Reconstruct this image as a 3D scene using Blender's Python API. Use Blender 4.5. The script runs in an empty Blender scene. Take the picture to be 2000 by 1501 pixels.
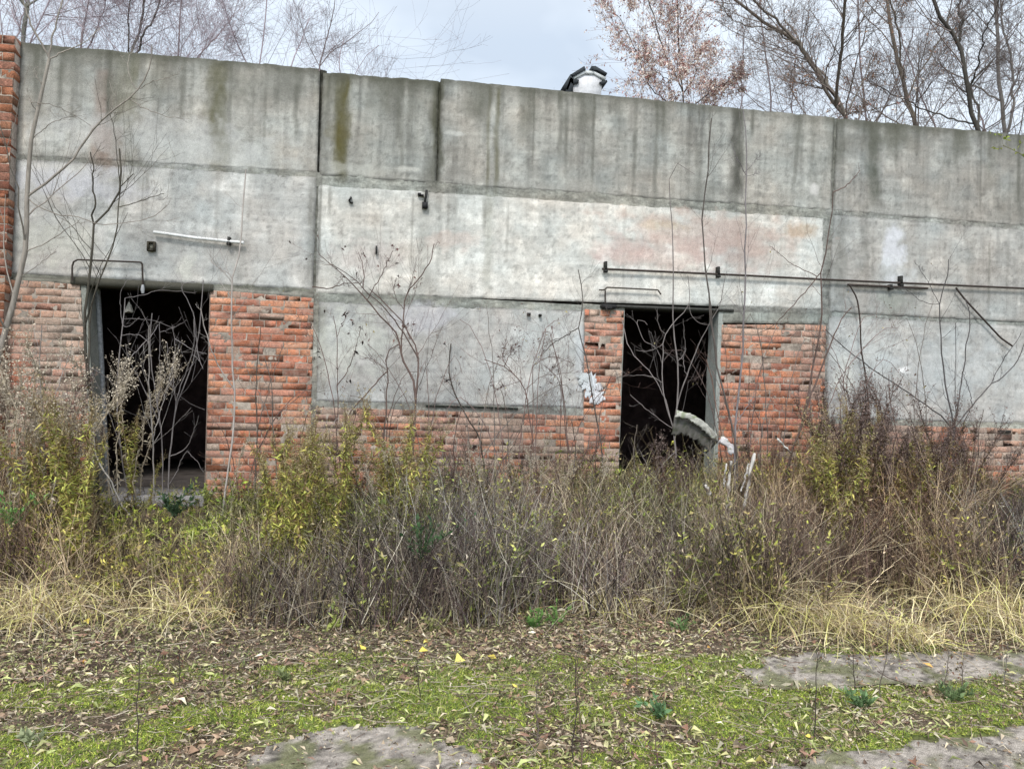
import bpy, math
import numpy as np
from mathutils import Vector, Matrix
S = bpy.context.scene
COL = S.collection

# ------------------------------------------------------------------ camera
CX, CD, CH = 0.7629, 8.6724, 1.60
YAW, PIT, ROL = 0.1626, 0.0228, 0.0263
FPX = 1540.0
ZT = CH + 3.5402                      # top of the concrete wall
_F = np.array([math.sin(YAW)*math.cos(PIT), math.cos(YAW)*math.cos(PIT), math.sin(PIT)])
_R0 = np.array([math.cos(YAW), -math.sin(YAW), 0.0]); _U0 = np.cross(_R0, _F)
_R = math.cos(ROL)*_R0 + math.sin(ROL)*_U0
_U = -math.sin(ROL)*_R0 + math.cos(ROL)*_U0
CAM = np.array([CX, -CD, CH])
cam = bpy.data.cameras.new('camera'); cam_o = bpy.data.objects.new('camera', cam); COL.objects.link(cam_o)
cam_o.matrix_world = Matrix(((_R[0], _U[0], -_F[0], CAM[0]), (_R[1], _U[1], -_F[1], CAM[1]), (_R[2], _U[2], -_F[2], CAM[2]), (0, 0, 0, 1)))
cam.sensor_width = 36.0; cam.lens = FPX/2000*36; cam.clip_start = 0.05; cam.clip_end = 2000
S.camera = cam_o

# ------------------------------------------------------------------ sky and light (overcast)
SUN_EL, SUN_AZ = math.radians(48), math.radians(200)     # azimuth clockwise from +Y: behind the camera, slightly left
w = bpy.data.worlds.new('World'); S.world = w; w.use_nodes = True
nt = w.node_tree; nt.nodes.clear()
def NN(t, **k):
    n = nt.nodes.new(t)
    for a, b in k.items(): setattr(n, a, b)
    return n
out = NN('ShaderNodeOutputWorld'); bg = NN('ShaderNodeBackground'); bg.inputs['Strength'].default_value = 0.1
sky = NN('ShaderNodeTexSky', sky_type='NISHITA', sun_disc=False, sun_elevation=SUN_EL, sun_rotation=SUN_AZ)
tc = NN('ShaderNodeTexCoord'); mp = NN('ShaderNodeMapping'); mp.inputs['Scale'].default_value = (1.0, 1.0, 1.7)
no = NN('ShaderNodeTexNoise'); no.inputs['Scale'].default_value = 3.2; no.inputs['Detail'].default_value = 4; no.inputs['Roughness'].default_value = 0.5
cr = NN('ShaderNodeValToRGB')
cr.color_ramp.elements[0].position = 0.36; cr.color_ramp.elements[0].color = (0.46, 0.53, 0.62, 1)
cr.color_ramp.elements[1].position = 0.66; cr.color_ramp.elements[1].color = (0.74, 0.81, 0.88, 1)
sc10 = NN('ShaderNodeVectorMath', operation='SCALE')
sep = NN('ShaderNodeSeparateXYZ')
# overcast: brighter overhead and towards the hidden sun (-Y)
m1 = NN('ShaderNodeMapRange'); m1.inputs[1].default_value = 0.25; m1.inputs[2].default_value = 1.0; m1.inputs[3].default_value = 10.6; m1.inputs[4].default_value = 15.0
m2 = NN('ShaderNodeMapRange'); m2.inputs[1].default_value = -0.15; m2.inputs[2].default_value = -0.9; m2.inputs[3].default_value = 1.0; m2.inputs[4].default_value = 1.9
mu = NN('ShaderNodeMath', operation='MULTIPLY')
mix = NN('ShaderNodeMixRGB'); mix.inputs[0].default_value = 0.88
L = nt.links.new
L(tc.outputs['Generated'], mp.inputs[0]); L(mp.outputs[0], no.inputs[0]); L(no.outputs[0], cr.inputs[0])
L(tc.outputs['Generated'], sep.inputs[0]); L(sep.outputs['Z'], m1.inputs[0]); L(sep.outputs['Y'], m2.inputs[0])
L(m1.outputs[0], mu.inputs[0]); L(m2.outputs[0], mu.inputs[1])
m3 = NN('ShaderNodeMapRange'); m3.inputs[1].default_value = 0.42; m3.inputs[2].default_value = 0.75; m3.inputs[3].default_value = 0.0; m3.inputs[4].default_value = 1.0
mxn = NN('ShaderNodeMixRGB'); mxn.inputs[2].default_value = (0.74, 0.735, 0.72, 1)
L(sep.outputs['Z'], m3.inputs[0]); L(m3.outputs[0], mxn.inputs[0]); L(cr.outputs[0], mxn.inputs[1]); L(mxn.outputs[0], sc10.inputs[0]); L(mu.outputs[0], sc10.inputs['Scale'])
L(sky.outputs[0], mix.inputs[1]); L(sc10.outputs[0], mix.inputs[2]); L(mix.outputs[0], bg.inputs['Color']); L(bg.outputs[0], out.inputs[0])
sl = bpy.data.lights.new('sun', 'SUN'); sl.energy = 2.0; sl.angle = math.radians(11); sl.color = (1.0, 0.965, 0.91)
so = bpy.data.objects.new('sun', sl); COL.objects.link(so)
so.rotation_euler = Vector((-math.sin(SUN_AZ)*math.cos(SUN_EL), -math.cos(SUN_AZ)*math.cos(SUN_EL), -math.sin(SUN_EL))).to_track_quat('-Z', 'Y').to_euler()
S.view_settings.view_transform = 'Standard'; S.view_settings.look = 'None'; S.view_settings.gamma = 1.0
S.view_settings.exposure = 0.45
S.cycles.max_bounces = 5; S.cycles.diffuse_bounces = 3; S.cycles.transparent_max_bounces = 8

# ------------------------------------------------------------------ geometry helpers
def ray(px, py):
    d = _F + _R*((px-1000)/FPX) + _U*((750.5-py)/FPX)
    return d
def Wp(px, py, Y=0.0):                # where the line of sight meets the vertical plane y = Y
    d = ray(px, py); t = (Y+CD)/d[1]; p = CAM + d*t; return np.array([p[0], Y, p[2]])
def sstep(a, b, x):
    t = np.clip((x-a)/(b-a), 0, 1); return t*t*(3-2*t)
_rt = np.random.default_rng(5).random((64, 65536))
def vnoise(x, y, seed=0):
    x = np.asarray(x, float); y = np.asarray(y, float)
    xi = np.floor(x).astype(np.int64); yi = np.floor(y).astype(np.int64); fx = x-xi; fy = y-yi
    fx = fx*fx*(3-2*fx); fy = fy*fy*(3-2*fy); T = _rt[seed % 64]
    h = lambda a, b: T[(a*1619+b*31337+a*b*17) & 65535]
    return (h(xi, yi)*(1-fx)+h(xi+1, yi)*fx)*(1-fy)+(h(xi, yi+1)*(1-fx)+h(xi+1, yi+1)*fx)*fy
def fbm(x, y, o=4, seed=0):
    r = 0; a = 0.5; s = 0
    for k in range(o):
        r = r+a*vnoise(x*2**k+k*7.3, y*2**k-k*3.1, seed+k); s += a; a *= 0.55
    return r/s
def gz(x, y):                         # height of the ground: level in front, banked up against the wall
    x = np.asarray(x, float); y = np.asarray(y, float)
    return 0.52*sstep(-2.6, -0.2, y) + 0.05*(fbm(x*1.3, y*1.3, 3, 9)-0.5)*sstep(-5.4, -4.2, y) + 0.02*(fbm(x*6, y*6, 2, 12)-0.5)
def Gp(px, py):                       # where the line of sight meets the ground
    d = ray(px, py); z = 0.0
    for _ in range(12):
        t = (z-CH)/d[2]; p = CAM+d*t; z = float(gz(p[0], p[1]))
    return p
def topx(x, y, z):                    # world -> photo pixels, only used to look up traced outlines
    q = np.stack([np.asarray(x, float)-CX, np.asarray(y, float)+CD, np.asarray(z, float)-CH], -1)
    f = np.maximum(q@_F, 0.05); return 1000+FPX*(q@_R)/f, 750.5-FPX*(q@_U)/f

def build(name, V, Fs, mat, parent=None, col=None, smooth=False):
    me = bpy.data.meshes.new(name); V = np.asarray(V, np.float32)
    Fs = [np.asarray(f, np.int32) for f in Fs if len(f)]
    me.vertices.add(len(V)); me.vertices.foreach_set('co', V.ravel())
    tot = np.concatenate([np.full(len(f), f.shape[1], np.int32) for f in Fs]); idx = np.concatenate([f.ravel() for f in Fs])
    me.loops.add(len(idx)); me.loops.foreach_set('vertex_index', idx)
    me.polygons.add(len(tot)); st = np.concatenate([[0], np.cumsum(tot)[:-1]]).astype(np.int32)
    me.polygons.foreach_set('loop_start', st); me.polygons.foreach_set('loop_total', tot)
    if smooth: me.polygons.foreach_set('use_smooth', np.ones(len(tot), bool))
    me.update(calc_edges=True)
    if col is not None:
        a = me.color_attributes.new('Col', 'FLOAT_COLOR', 'POINT'); c = np.ones((len(V), 4), np.float32); c[:, :3] = col
        a.data.foreach_set('color', c.ravel())
    me.materials.append(mat); o = bpy.data.objects.new(name, me); COL.objects.link(o)
    if parent is not None: o.parent = parent
    return o
class MB:
    def __init__(s): s.V = []; s.F = []; s.C = []; s.n = 0
    def add(s, V, Fs, col=(0.5, 0.5, 0.5)):
        V = np.asarray(V, float).reshape(-1, 3)
        for f in (Fs if isinstance(Fs, list) else [Fs]):
            if len(f): s.F.append(np.asarray(f)+s.n)
        c = np.asarray(col, float); s.C.append(np.broadcast_to(c, (len(V), 3)).copy() if c.ndim == 1 else c)
        s.V.append(V); s.n += len(V); return s
    def box(s, a, b, col=(0.5, 0.5, 0.5), M=None):
        x0, y0, z0 = a; x1, y1, z1 = b
        V = np.array([(x, y, z) for z in (z0, z1) for y in (y0, y1) for x in (x0, x1)], float)
        if M is not None: V = np.array([tuple(M@Vector(v)) for v in V])
        F = np.array([(0, 2, 3, 1), (4, 5, 7, 6), (0, 1, 5, 4), (1, 3, 7, 5), (3, 2, 6, 7), (2, 0, 4, 6)])
        return s.add(V, [F], col)
    def build(s, name, mat, parent=None, smooth=False):
        V = np.concatenate(s.V); n3 = [f for f in s.F if f.shape[1] == 3]; n4 = [f for f in s.F if f.shape[1] == 4]
        Fs = ([np.concatenate(n3)] if n3 else [])+([np.concatenate(n4)] if n4 else [])
        return build(name, V, Fs, mat, parent, np.concatenate(s.C), smooth)
def tubes(P, R, sides=3, C=None):     # P (N,K,3) centre lines, R (N,K) radii
    P = np.asarray(P, float); R = np.asarray(R, float); N, K, _ = P.shape
    T = np.gradient(P, axis=1); T /= np.linalg.norm(T, axis=2, keepdims=True)+1e-9
    m = np.mean(T, axis=1); ref = np.where(np.abs(m[:, 2:3]) > 0.8, np.array([[1.0, 0.15, 0]]), np.array([[0, 0.1, 1.0]]))
    U = np.cross(T, ref[:, None, :]); U /= np.linalg.norm(U, axis=2, keepdims=True)+1e-9; W = np.cross(T, U)
    a = np.arange(sides)*2*np.pi/sides
    V = P[:, :, None, :]+R[:, :, None, None]*(U[:, :, None, :]*np.cos(a)[None, None, :, None]+W[:, :, None, :]*np.sin(a)[None, None, :, None])
    i = np.arange(N)[:, None, None]*K*sides; k = np.arange(K-1)[None, :, None]*sides; j = np.arange(sides)[None, None, :]; j2 = (j+1) % sides
    F = np.stack([i+k+j, i+k+j2, i+k+sides+j2, i+k+sides+j], -1).reshape(-1, 4)
    c = None if C is None else np.repeat(np.asarray(C), K*sides, axis=0)
    return V.reshape(-1, 3), F, c
def ribbons(P, Wd, side, C):          # flat blades: P (N,K,3), Wd (N,K) half width, side (N,3)
    N, K, _ = P.shape; s = side[:, None, :]*Wd[:, :, None]
    V = np.stack([P-s, P+s], 2); i = np.arange(N)[:, None]*K*2; k = np.arange(K-1)[None, :]*2
    F = np.stack([i+k, i+k+1, i+k+3, i+k+2], -1).reshape(-1, 4)
    return V.reshape(-1, 3), F, np.repeat(C, K*2, axis=0)
def leaves(c, d, n, ln, wd, C, fold=0.25, curl=0.0):   # leaf = 2x(3) quads folded along the midrib
    c = np.asarray(c, float); N = len(c)
    d = d/(np.linalg.norm(d, axis=1, keepdims=True)+1e-9); s = np.cross(d, n); s /= np.linalg.norm(s, axis=1, keepdims=True)+1e-9; n = np.cross(s, d)
    ln = np.broadcast_to(ln, (N,))[:, None]; wd = np.broadcast_to(wd, (N,))[:, None]; cu = np.broadcast_to(curl, (N,))[:, None]
    A = c; B = c+d*ln*0.45+n*cu*ln*0.5; E = c+d*ln+n*cu*ln*0.1
    Lf = c+d*ln*0.42-s*wd*0.5+n*(fold*wd+cu*ln*0.5); Rt = c+d*ln*0.42+s*wd*0.5+n*(fold*wd+cu*ln*0.5)
    V = np.stack([A, Lf, E, Rt, B], 1).reshape(-1, 3); i = np.arange(N)*5
    F = np.concatenate([np.stack([i, i+4, i+1], 1), np.stack([i+4, i+2, i+1], 1), np.stack([i, i+3, i+4], 1), np.stack([i+3, i+2, i+4], 1)])
    return V, F, np.repeat(C, 5, axis=0)
def cr_path(pts, K=16):               # smooth path through traced points
    p = np.asarray(pts, float); p = np.vstack([2*p[0]-p[1], p, 2*p[-1]-p[-2]]); n = len(p)-3
    t = np.linspace(0, n-1e-6, 12*n); i = t.astype(int); u = (t-i)[:, None]
    a, b, c, d = p[i], p[i+1], p[i+2], p[i+3]
    q = 0.5*((2*b)+(-a+c)*u+(2*a-5*b+4*c-d)*u**2+(-a+3*b-3*c+d)*u**3)
    L_ = np.concatenate([[0], np.cumsum(np.linalg.norm(np.diff(q, axis=0), axis=1))]); s_ = np.linspace(0, L_[-1], K)
    return np.stack([np.interp(s_, L_, q[:, k]) for k in range(3)], -1)
def spawn(P, R, m, lf, ang, up, rng, K=7, t0=0.25, t1=1.0, rf=0.6, wig=0.12, tip=0.25, droop=0.0, lmin=0.0):
    P = np.asarray(P); N, K0, _ = P.shape
    idx = np.repeat(np.arange(N), m); t = t0+(t1-t0)*rng.random(N*m)**0.9; tt = t*(K0-1); i = np.minimum(tt.astype(int), K0-2); u = (tt-i)
    b = P[idx, i]*(1-u)[:, None]+P[idx, i+1]*u[:, None]; T = P[idx, i+1]-P[idx, i]; T /= np.linalg.norm(T, axis=1, keepdims=True)+1e-9
    Lp = np.linalg.norm(np.diff(P, axis=1), axis=2).sum(1)[idx]
    rv = rng.normal(size=(N*m, 3)); rv -= T*(rv*T).sum(1, keepdims=True); rv /= np.linalg.norm(rv, axis=1, keepdims=True)+1e-9
    a = np.radians(ang[0]+(ang[1]-ang[0])*rng.random(N*m))[:, None]
    d = T*np.cos(a)+rv*np.sin(a); ln = np.maximum(Lp*lf*(0.6+0.8*rng.random(N*m))*(1.15-0.6*t), lmin)
    s = np.linspace(0, 1, K)[None, :, None]
    side = rng.normal(size=(N*m, 3)); upv = np.array([0, 0, 1.0])
    Q = b[:, None, :]+ln[:, None, None]*(d[:, None, :]*s+(up*upv)[None, None, :]*s**2+wig*side[:, None, :]*s**1.7)
    wob = rng.normal(size=(N*m, K, 3))*ln[:, None, None]*wig*0.18; wob[:, 0] = 0; Q += np.cumsum(wob, 1)*0.6
    r0 = (R[idx, i]*(1-u)+R[idx, i+1]*u)*rf; rr = r0[:, None]*(1-(1-tip)*np.linspace(0, 1, K)[None, :])
    return Q, rr

# ------------------------------------------------------------------ materials
def mat(name, rough=0.9, spec=0.2, nscale=30.0, namt=0.35, bump=0.3, bdist=0.01, trans=0.0, n2=0.0, metal=0.0, base=None, stretch=(1, 1, 1)):
    m = bpy.data.materials.new(name); m.use_nodes = True; t = m.node_tree; t.nodes.clear(); l = t.links.new
    o = t.nodes.new('ShaderNodeOutputMaterial'); b = t.nodes.new('ShaderNodeBsdfPrincipled'); b.inputs['Roughness'].default_value = rough
    b.inputs['Specular IOR Level'].default_value = spec; b.inputs['Metallic'].default_value = metal
    if base is None:
        a = t.nodes.new('ShaderNodeAttribute'); a.attribute_name = 'Col'; csrc = a.outputs['Color']
    else:
        a = t.nodes.new('ShaderNodeRGB'); a.outputs[0].default_value = (*base, 1); csrc = a.outputs[0]
    tc = t.nodes.new('ShaderNodeTexCoord'); mp = t.nodes.new('ShaderNodeMapping'); mp.inputs['Scale'].default_value = stretch
    l(tc.outputs['Object'], mp.inputs[0])
    n = t.nodes.new('ShaderNodeTexNoise'); n.inputs['Scale'].default_value = nscale; n.inputs['Detail'].default_value = 6; n.inputs['Roughness'].default_value = 0.65
    l(mp.outputs[0], n.inputs[0])
    mr = t.nodes.new('ShaderNodeMapRange'); mr.inputs[1].default_value = 0.3; mr.inputs[2].default_value = 0.7; mr.inputs[3].default_value = 1-namt; mr.inputs[4].default_value = 1+namt
    l(n.outputs[0], mr.inputs[0]); vm = t.nodes.new('ShaderNodeVectorMath'); vm.operation = 'SCALE'; l(csrc, vm.inputs[0]); l(mr.outputs[0], vm.inputs['Scale'])
    last = vm.outputs[0]
    if n2:
        q = t.nodes.new('ShaderNodeTexNoise'); q.inputs['Scale'].default_value = nscale*6; q.inputs['Detail'].default_value = 3; l(mp.outputs[0], q.inputs[0])
        mq = t.nodes.new('ShaderNodeMapRange'); mq.inputs[1].default_value = 0.35; mq.inputs[2].default_value = 0.65; mq.inputs[3].default_value = 1-n2; mq.inputs[4].default_value = 1+n2; l(q.outputs[0], mq.inputs[0])
        v2 = t.nodes.new('ShaderNodeVectorMath'); v2.operation = 'SCALE'; l(last, v2.inputs[0]); l(mq.outputs[0], v2.inputs['Scale']); last = v2.outputs[0]
    l(last, b.inputs['Base Color'])
    if bump:
        bm = t.nodes.new('ShaderNodeBump'); bm.inputs['Strength'].default_value = bump; bm.inputs['Distance'].default_value = bdist; l(n.outputs[0], bm.inputs['Height']); l(bm.outputs[0], b.inputs['Normal'])
    if trans:
        tr = t.nodes.new('ShaderNodeBsdfTranslucent'); l(last, tr.inputs[0]); mx = t.nodes.new('ShaderNodeMixShader'); mx.inputs[0].default_value = trans
        l(b.outputs[0], mx.inputs[1]); l(tr.outputs[0], mx.inputs[2]); l(mx.outputs[0], o.inputs[0])
    else: l(b.outputs[0], o.inputs[0])
    return m
M_CONC = mat('concrete', 0.95, 0.15, 22, 0.12, 0.5, 0.006, n2=0.20, stretch=(1.1, 1, 0.8))
M_BRICK = mat('brick', 0.93, 0.15, 38, 0.36, 0.7, 0.006, n2=0.5)
def smear_material(m, colr, sc, lo, hi, amt):
    t = m.node_tree; l = t.links.new; b = [n for n in t.nodes if n.type == 'BSDF_PRINCIPLED'][0]; src = b.inputs['Base Color'].links[0].from_socket
    tc = t.nodes.new('ShaderNodeTexCoord'); n = t.nodes.new('ShaderNodeTexNoise'); n.inputs['Scale'].default_value = sc; n.inputs['Detail'].default_value = 9; n.inputs['Roughness'].default_value = 0.72
    l(tc.outputs['Object'], n.inputs[0]); r = t.nodes.new('ShaderNodeMapRange'); r.inputs[1].default_value = lo; r.inputs[2].default_value = hi; r.inputs[3].default_value = 0; r.inputs[4].default_value = amt; l(n.outputs[0], r.inputs[0])
    x = t.nodes.new('ShaderNodeMixRGB'); l(r.outputs[0], x.inputs[0]); l(src, x.inputs[1]); x.inputs[2].default_value = (*colr, 1); l(x.outputs[0], b.inputs['Base Color'])
smear_material(M_BRICK, (0.36, 0.30, 0.255), 10.0, 0.46, 0.68, 0.60)
smear_material(M_BRICK, (0.05, 0.035, 0.03), 11.0, 0.58, 0.75, 0.7)
M_PIER = mat('dark_brick', 0.93, 0.15, 30, 0.4, 1.0, 0.010, n2=0.45)
smear_material(M_PIER, (0.10, 0.07, 0.055), 8.0, 0.45, 0.7, 0.6)
M_MORTAR = mat('mortar', 0.97, 0.1, 30, 0.25, 0.9, 0.01, n2=0.2)
M_GROUND = mat('soil', 0.97, 0.1, 14, 0.3, 0.8, 0.02, n2=0.3)
M_PATH = mat('path_concrete', 0.95, 0.15, 40, 0.35, 1.0, 0.006, n2=0.5)
M_BARK = mat('bark', 0.92, 0.15, 30, 0.3, 0.5, 0.01, stretch=(1, 1, 0.25))
M_TWIG = mat('twig', 0.9, 0.2, 12, 0.15, 0, 0)
M_DRY = mat('dry_stem', 0.85, 0.25, 5, 0.25, 0, 0, trans=0.12)
M_LEAF = mat('leaf', 0.75, 0.3, 20, 0.2, 0, 0, trans=0.3)
M_LITTER = mat('dead_leaf', 0.85, 0.25, 40, 0.3, 0.2, 0.002, trans=0.1)
M_MOSS = mat('moss', 0.95, 0.1, 30, 0.3, 0, 0, trans=0.2)
M_IRON = mat('rusty_iron', 0.8, 0.3, 40, 0.45, 0.4, 0.003)
M_DARK = mat('unlit_interior', 0.95, 0.1, 6, 0.5, 0.3, 0.01)  # interior surfaces painted dark to stand for unlit rooms
M_PAINT = mat('weathered_paint', 0.7, 0.35, 14, 0.2, 0.2, 0.004, n2=0.1)

# ------------------------------------------------------------------ naming helpers
def tag(o, label=None, cat=None, group=None, kind=None):
    if label: o['label'] = label
    if cat: o['category'] = cat
    if group: o['group'] = group
    if kind: o['kind'] = kind
    return o
def empty(name, loc=(0, 0, 0), rz=0.0):
    o = bpy.data.objects.new(name, None); o.empty_display_size = 0.2; COL.objects.link(o); o.location = loc; o.rotation_euler = (0, 0, rz); return o
def local(V, root): return np.asarray(V)-np.array(root.location)
def copy_tree(root):
    c = root.copy(); COL.objects.link(c)
    for ch in root.children:
        d = ch.copy(); COL.objects.link(d); d.parent = c
    return c

# ================================================================== GROUND
rng = np.random.default_rng(11)
def in_poly(px, py, poly):
    r = np.zeros(px.shape, bool); n = len(poly)
    for i in range(n):
        x0, y0 = poly[i]; x1, y1 = poly[(i+1) % n]
        c = ((y0 > py) != (y1 > py)) & (px < (x1-x0)*(py-y0)/(y1-y0+1e-9)+x0); r ^= c
    return r
# the bare slabs of the old path, as outlines on the ground in metres
SLABS_PX = [[(455, 1520), (560, 1452), (640, 1438), (700, 1424), (770, 1432), (832, 1416), (872, 1452), (905, 1470), (900, 1520)],
            [(1462, 1300), (1540, 1284), (1700, 1286), (1850, 1276), (2150, 1272), (2150, 1338), (1900, 1336), (1720, 1344), (1600, 1352), (1500, 1340)],
            [(1500, 1520), (1620, 1476), (1760, 1468), (1900, 1440), (2150, 1404), (2150, 1600), (1500, 1600)]]
SLABS = [[tuple(Gp(*p)[:2]) for p in s] for s in SLABS_PX]
def slab_mask(x, y):
    wx = x+0.20*(fbm(x*5, y*5, 5, 20)-0.5)*2; wy = y+0.16*(fbm(x*5, y*5, 5, 25)-0.5)*2
    r = np.zeros(np.shape(x), bool)
    for s in SLABS: r |= in_poly(wx, wy, s)
    return r
MOSS_E = [(60, 1385, 110, 26, 1.0), (400, 1320, 190, 45, .75), (690, 1415, 60, 18, 1.1), (560, 1440, 200, 26, .7), (300, 1480, 190, 35, .8), (1130, 1415, 130, 28, .95), (1330, 1330, 130, 28, .8), (1230, 1395, 330, 50, .95),
          (1480, 1370, 170, 30, .95), (1560, 1450, 230, 32, .9), (1300, 1470, 220, 40, .95), (1750, 1440, 180, 30, .75), (860, 1410, 60, 16, .9), (960, 1405, 60, 16, .8), (1850, 1370, 200, 30, .6), (60, 1500, 180, 30, .7), (1560, 1360, 70, 22, .9), (1090, 1500, 130, 30, .5), (860, 1500, 90, 20, .0)]
def moss_mask(x, y):
    px, py = topx(x, y, gz(x, y)); m = np.zeros(np.shape(x))
    for a, b, rx, ry, s in MOSS_E: m = np.maximum(m, s*np.exp(-((px-a)/rx)**2-((py-b)/ry)**2))
    m = np.maximum(m, 0.66*sstep(-3.1, -4.1, y+0.8*(fbm(x*0.9, y*0.9, 3, 43)-0.5)))*(0.45+0.98*fbm(x*1.5+8, y*2.2, 3, 39))*(-0.15+1.45*fbm(x*3.6, y*4.6, 4, 30)+1.0*fbm(x*13, y*13, 3, 35)); return np.clip((m-0.47)*3.2, 0, 1)*(~slab_mask(x, y))
def mh(x, y):                         # moss grows in cushions
    return moss_mask(x, y)*(0.004+0.075*np.clip(fbm(x*7, y*7, 3, 37)-0.30, 0, 1)**1.3)
def gm_(x, y): return gz(x, y)+mh(x, y)
def axis(a, b, st, far):
    c = np.arange(a, b, st); g = []; d = st
    while d < far: d *= 1.35; g.append(d)
    g = np.cumsum(g); return np.concatenate([(a-g)[::-1], c, b-st+g])
gx = axis(-5.5, 7.5, 0.03, 60); gy = axis(-7.2, 0.3, 0.03, 60)
GX, GY = np.meshgrid(gx, gy); GZ = gz(GX, GY); GZ = np.where((GY > 0.3), 0.52, GZ)
c = np.zeros(GX.shape+(3,)); n1 = fbm(GX*3, GY*3, 4, 40)[..., None]; n2 = fbm(GX*20, GY*20, 3, 44)[..., None]
c[:] = np.array([0.06, 0.047, 0.035])*(1-n1)+np.array([0.15, 0.12, 0.09])*n1; c *= 0.55+0.9*n2
mm = moss_mask(GX, GY)[..., None]; c = c*(1-mm)+np.array([0.11, 0.14, 0.04])*(0.6+0.8*n2)*mm
SM = slab_mask(GX, GY); GZ = GZ-0.012*SM+mh(GX, GY)
def gridfaces(ny, nx, keep=None):
    i = (np.arange(ny-1)[:, None]*nx+np.arange(nx-1)[None, :]); f = np.stack([i, i+1, i+nx+1, i+nx], -1)
    return f[keep].reshape(-1, 4) if keep is not None else f.reshape(-1, 4)
g = build('ground', np.stack([GX, GY, GZ], -1).reshape(-1, 3), [gridfaces(len(gy), len(gx))], M_GROUND, None, c.reshape(-1, 3), True)
tag(g, 'soil under moss and fallen leaves, banked up against the wall', 'ground', kind='structure')
# path slabs, a sheet just above
K4 = SM[:-1, :-1] | SM[1:, :-1] | SM[:-1, 1:] | SM[1:, 1:]; PZ = np.full(GX.shape, 0.0)+0.003*(fbm(GX*2, GY*2, 2, 50)-0.5)+0.012+0.52*sstep(-2.6, -0.2, GY)
pc = np.array([0.315, 0.288, 0.262])*(0.62+0.7*fbm(GX*4, GY*4, 4, 52)[..., None]); sp = sstep(0.52, 0.7, fbm(GX*30, GY*30, 2, 57))[..., None]; pc = pc*(1-0.5*sp)*(0.75+0.5*fbm(GX*26, GY*26, 2, 58)[..., None]); ck = np.abs(fbm(GX*1.6, GY*1.6, 4, 59)-0.5)[..., None]; pc = pc*(1-0.7*sstep(0.012, 0.0, ck))
e = fbm(GX*7, GY*7, 4, 60)[..., None]; gm = sstep(0.50, 0.66, e); pc = pc*(1-gm*.75)+np.array([0.11, 0.12, 0.05])*gm*.75
f = gridfaces(len(gy), len(gx), K4); u, inv = np.unique(f, return_inverse=True)
pt = build('path', np.stack([GX, GY, PZ], -1).reshape(-1, 3)[u], [inv.reshape(-1, 4)], M_PATH, None, pc.reshape(-1, 3)[u], True)
tag(pt, 'broken bare slabs of an old grey concrete path showing between moss', 'path', kind='structure')

# ================================================================== BUILDING
B = tag(empty('abandoned_building', (0, 0, 0)), 'derelict single storey building of stained concrete panels and crumbling red brick with two black doorways', 'building')
def lerp(a, b, t): return a+(b-a)*t
TOP = [(-260, 56), (40, 82), (625, 133), (2000, 262), (2450, 303)]
# stains: (px, py0, py1, width px, strength, colour, softness)
OL = (0.10, 0.095, 0.055); GR = (0.13, 0.13, 0.115); RD = (0.24, 0.15, 0.12)
STREAK = [(240, 95, 330, 22, .45, OL), (205, 140, 335, 16, .35, RD), (225, 250, 330, 26, .30, RD), (432, 112, 335, 20, .75, OL), (520, 115, 200, 60, .45, GR), (130, 90, 125, 60, .4, GR), (560, 130, 200, 25, .4, GR), (262, 100, 340, 8, .35, OL), (300, 100, 190, 30, .25, OL),
          (636, 140, 345, 9, .5, GR), (668, 142, 352, 13, .95, (0.085, 0.075, 0.025)), (676, 200, 350, 7, .5, OL), (645, 145, 200, 25, .35, OL), (776, 150, 240, 14, .6, GR), (788, 170, 355, 4, .6, GR), (803, 175, 300, 6, .35, GR), (856, 158, 362, 11, .95, (0.07, 0.07, 0.05)), (845, 300, 370, 16, .6, GR), (742, 150, 220, 30, .25, GR),
          (957, 170, 382, 3.5, .6, OL), (974, 172, 382, 5, .7, OL), (945, 190, 300, 10, .25, GR), (1140, 185, 270, 18, .6, GR), (1155, 200, 330, 10, .3, GR), (1215, 200, 330, 14, .22, GR), (1283, 200, 395, 3.5, .6, GR), (1296, 200, 300, 5, .3, GR), (1070, 185, 240, 40, .25, GR), (1440, 208, 405, 13, .85, (0.07, 0.07, 0.06)), (1452, 215, 400, 3, .6, GR), (1365, 280, 400, 8, .35, GR), (1380, 360, 400, 40, .4, GR),
          (1630, 232, 418, 5, .6, GR), (1645, 240, 330, 14, .35, GR), (1708, 240, 405, 15, .8, (0.08, 0.085, 0.07)), (1690, 240, 290, 40, .4, GR), (1860, 255, 330, 20, .45, GR), (1990, 280, 330, 30, .35, GR), (1960, 265, 300, 50, .3, GR), (1985, 360, 440, 45, .35, GR), (1560, 235, 280, 30, .22, GR), (1800, 250, 280, 60, .3, GR),
          (955, 385, 575, 9, .42, (0.25, 0.25, 0.21)), (828, 400, 570, 12, .28, (0.2, 0.2, 0.18)), (860, 385, 560, 5, .3, GR), (835, 450, 570, 25, .18, GR), (612, 350, 560, 9, .45, GR), (627, 350, 560, 3, .6, GR), (800, 560, 600, 90, .2, GR), (1640, 430, 610, 18, .4, GR), (1620, 420, 610, 5, .35, GR), (1690, 440, 560, 12, .25, GR), (1900, 470, 600, 8, .25, GR), (1760, 560, 612, 45, .5, GR),
          (1960, 640, 800, 10, .15, GR), (630, 600, 780, 10, .35, OL), (470, 470, 560, 9, .25, GR), (235, 340, 430, 12, .25, OL), (770, 720, 790, 20, .25, GR), (1050, 770, 800, 20, .35, GR)]
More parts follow.
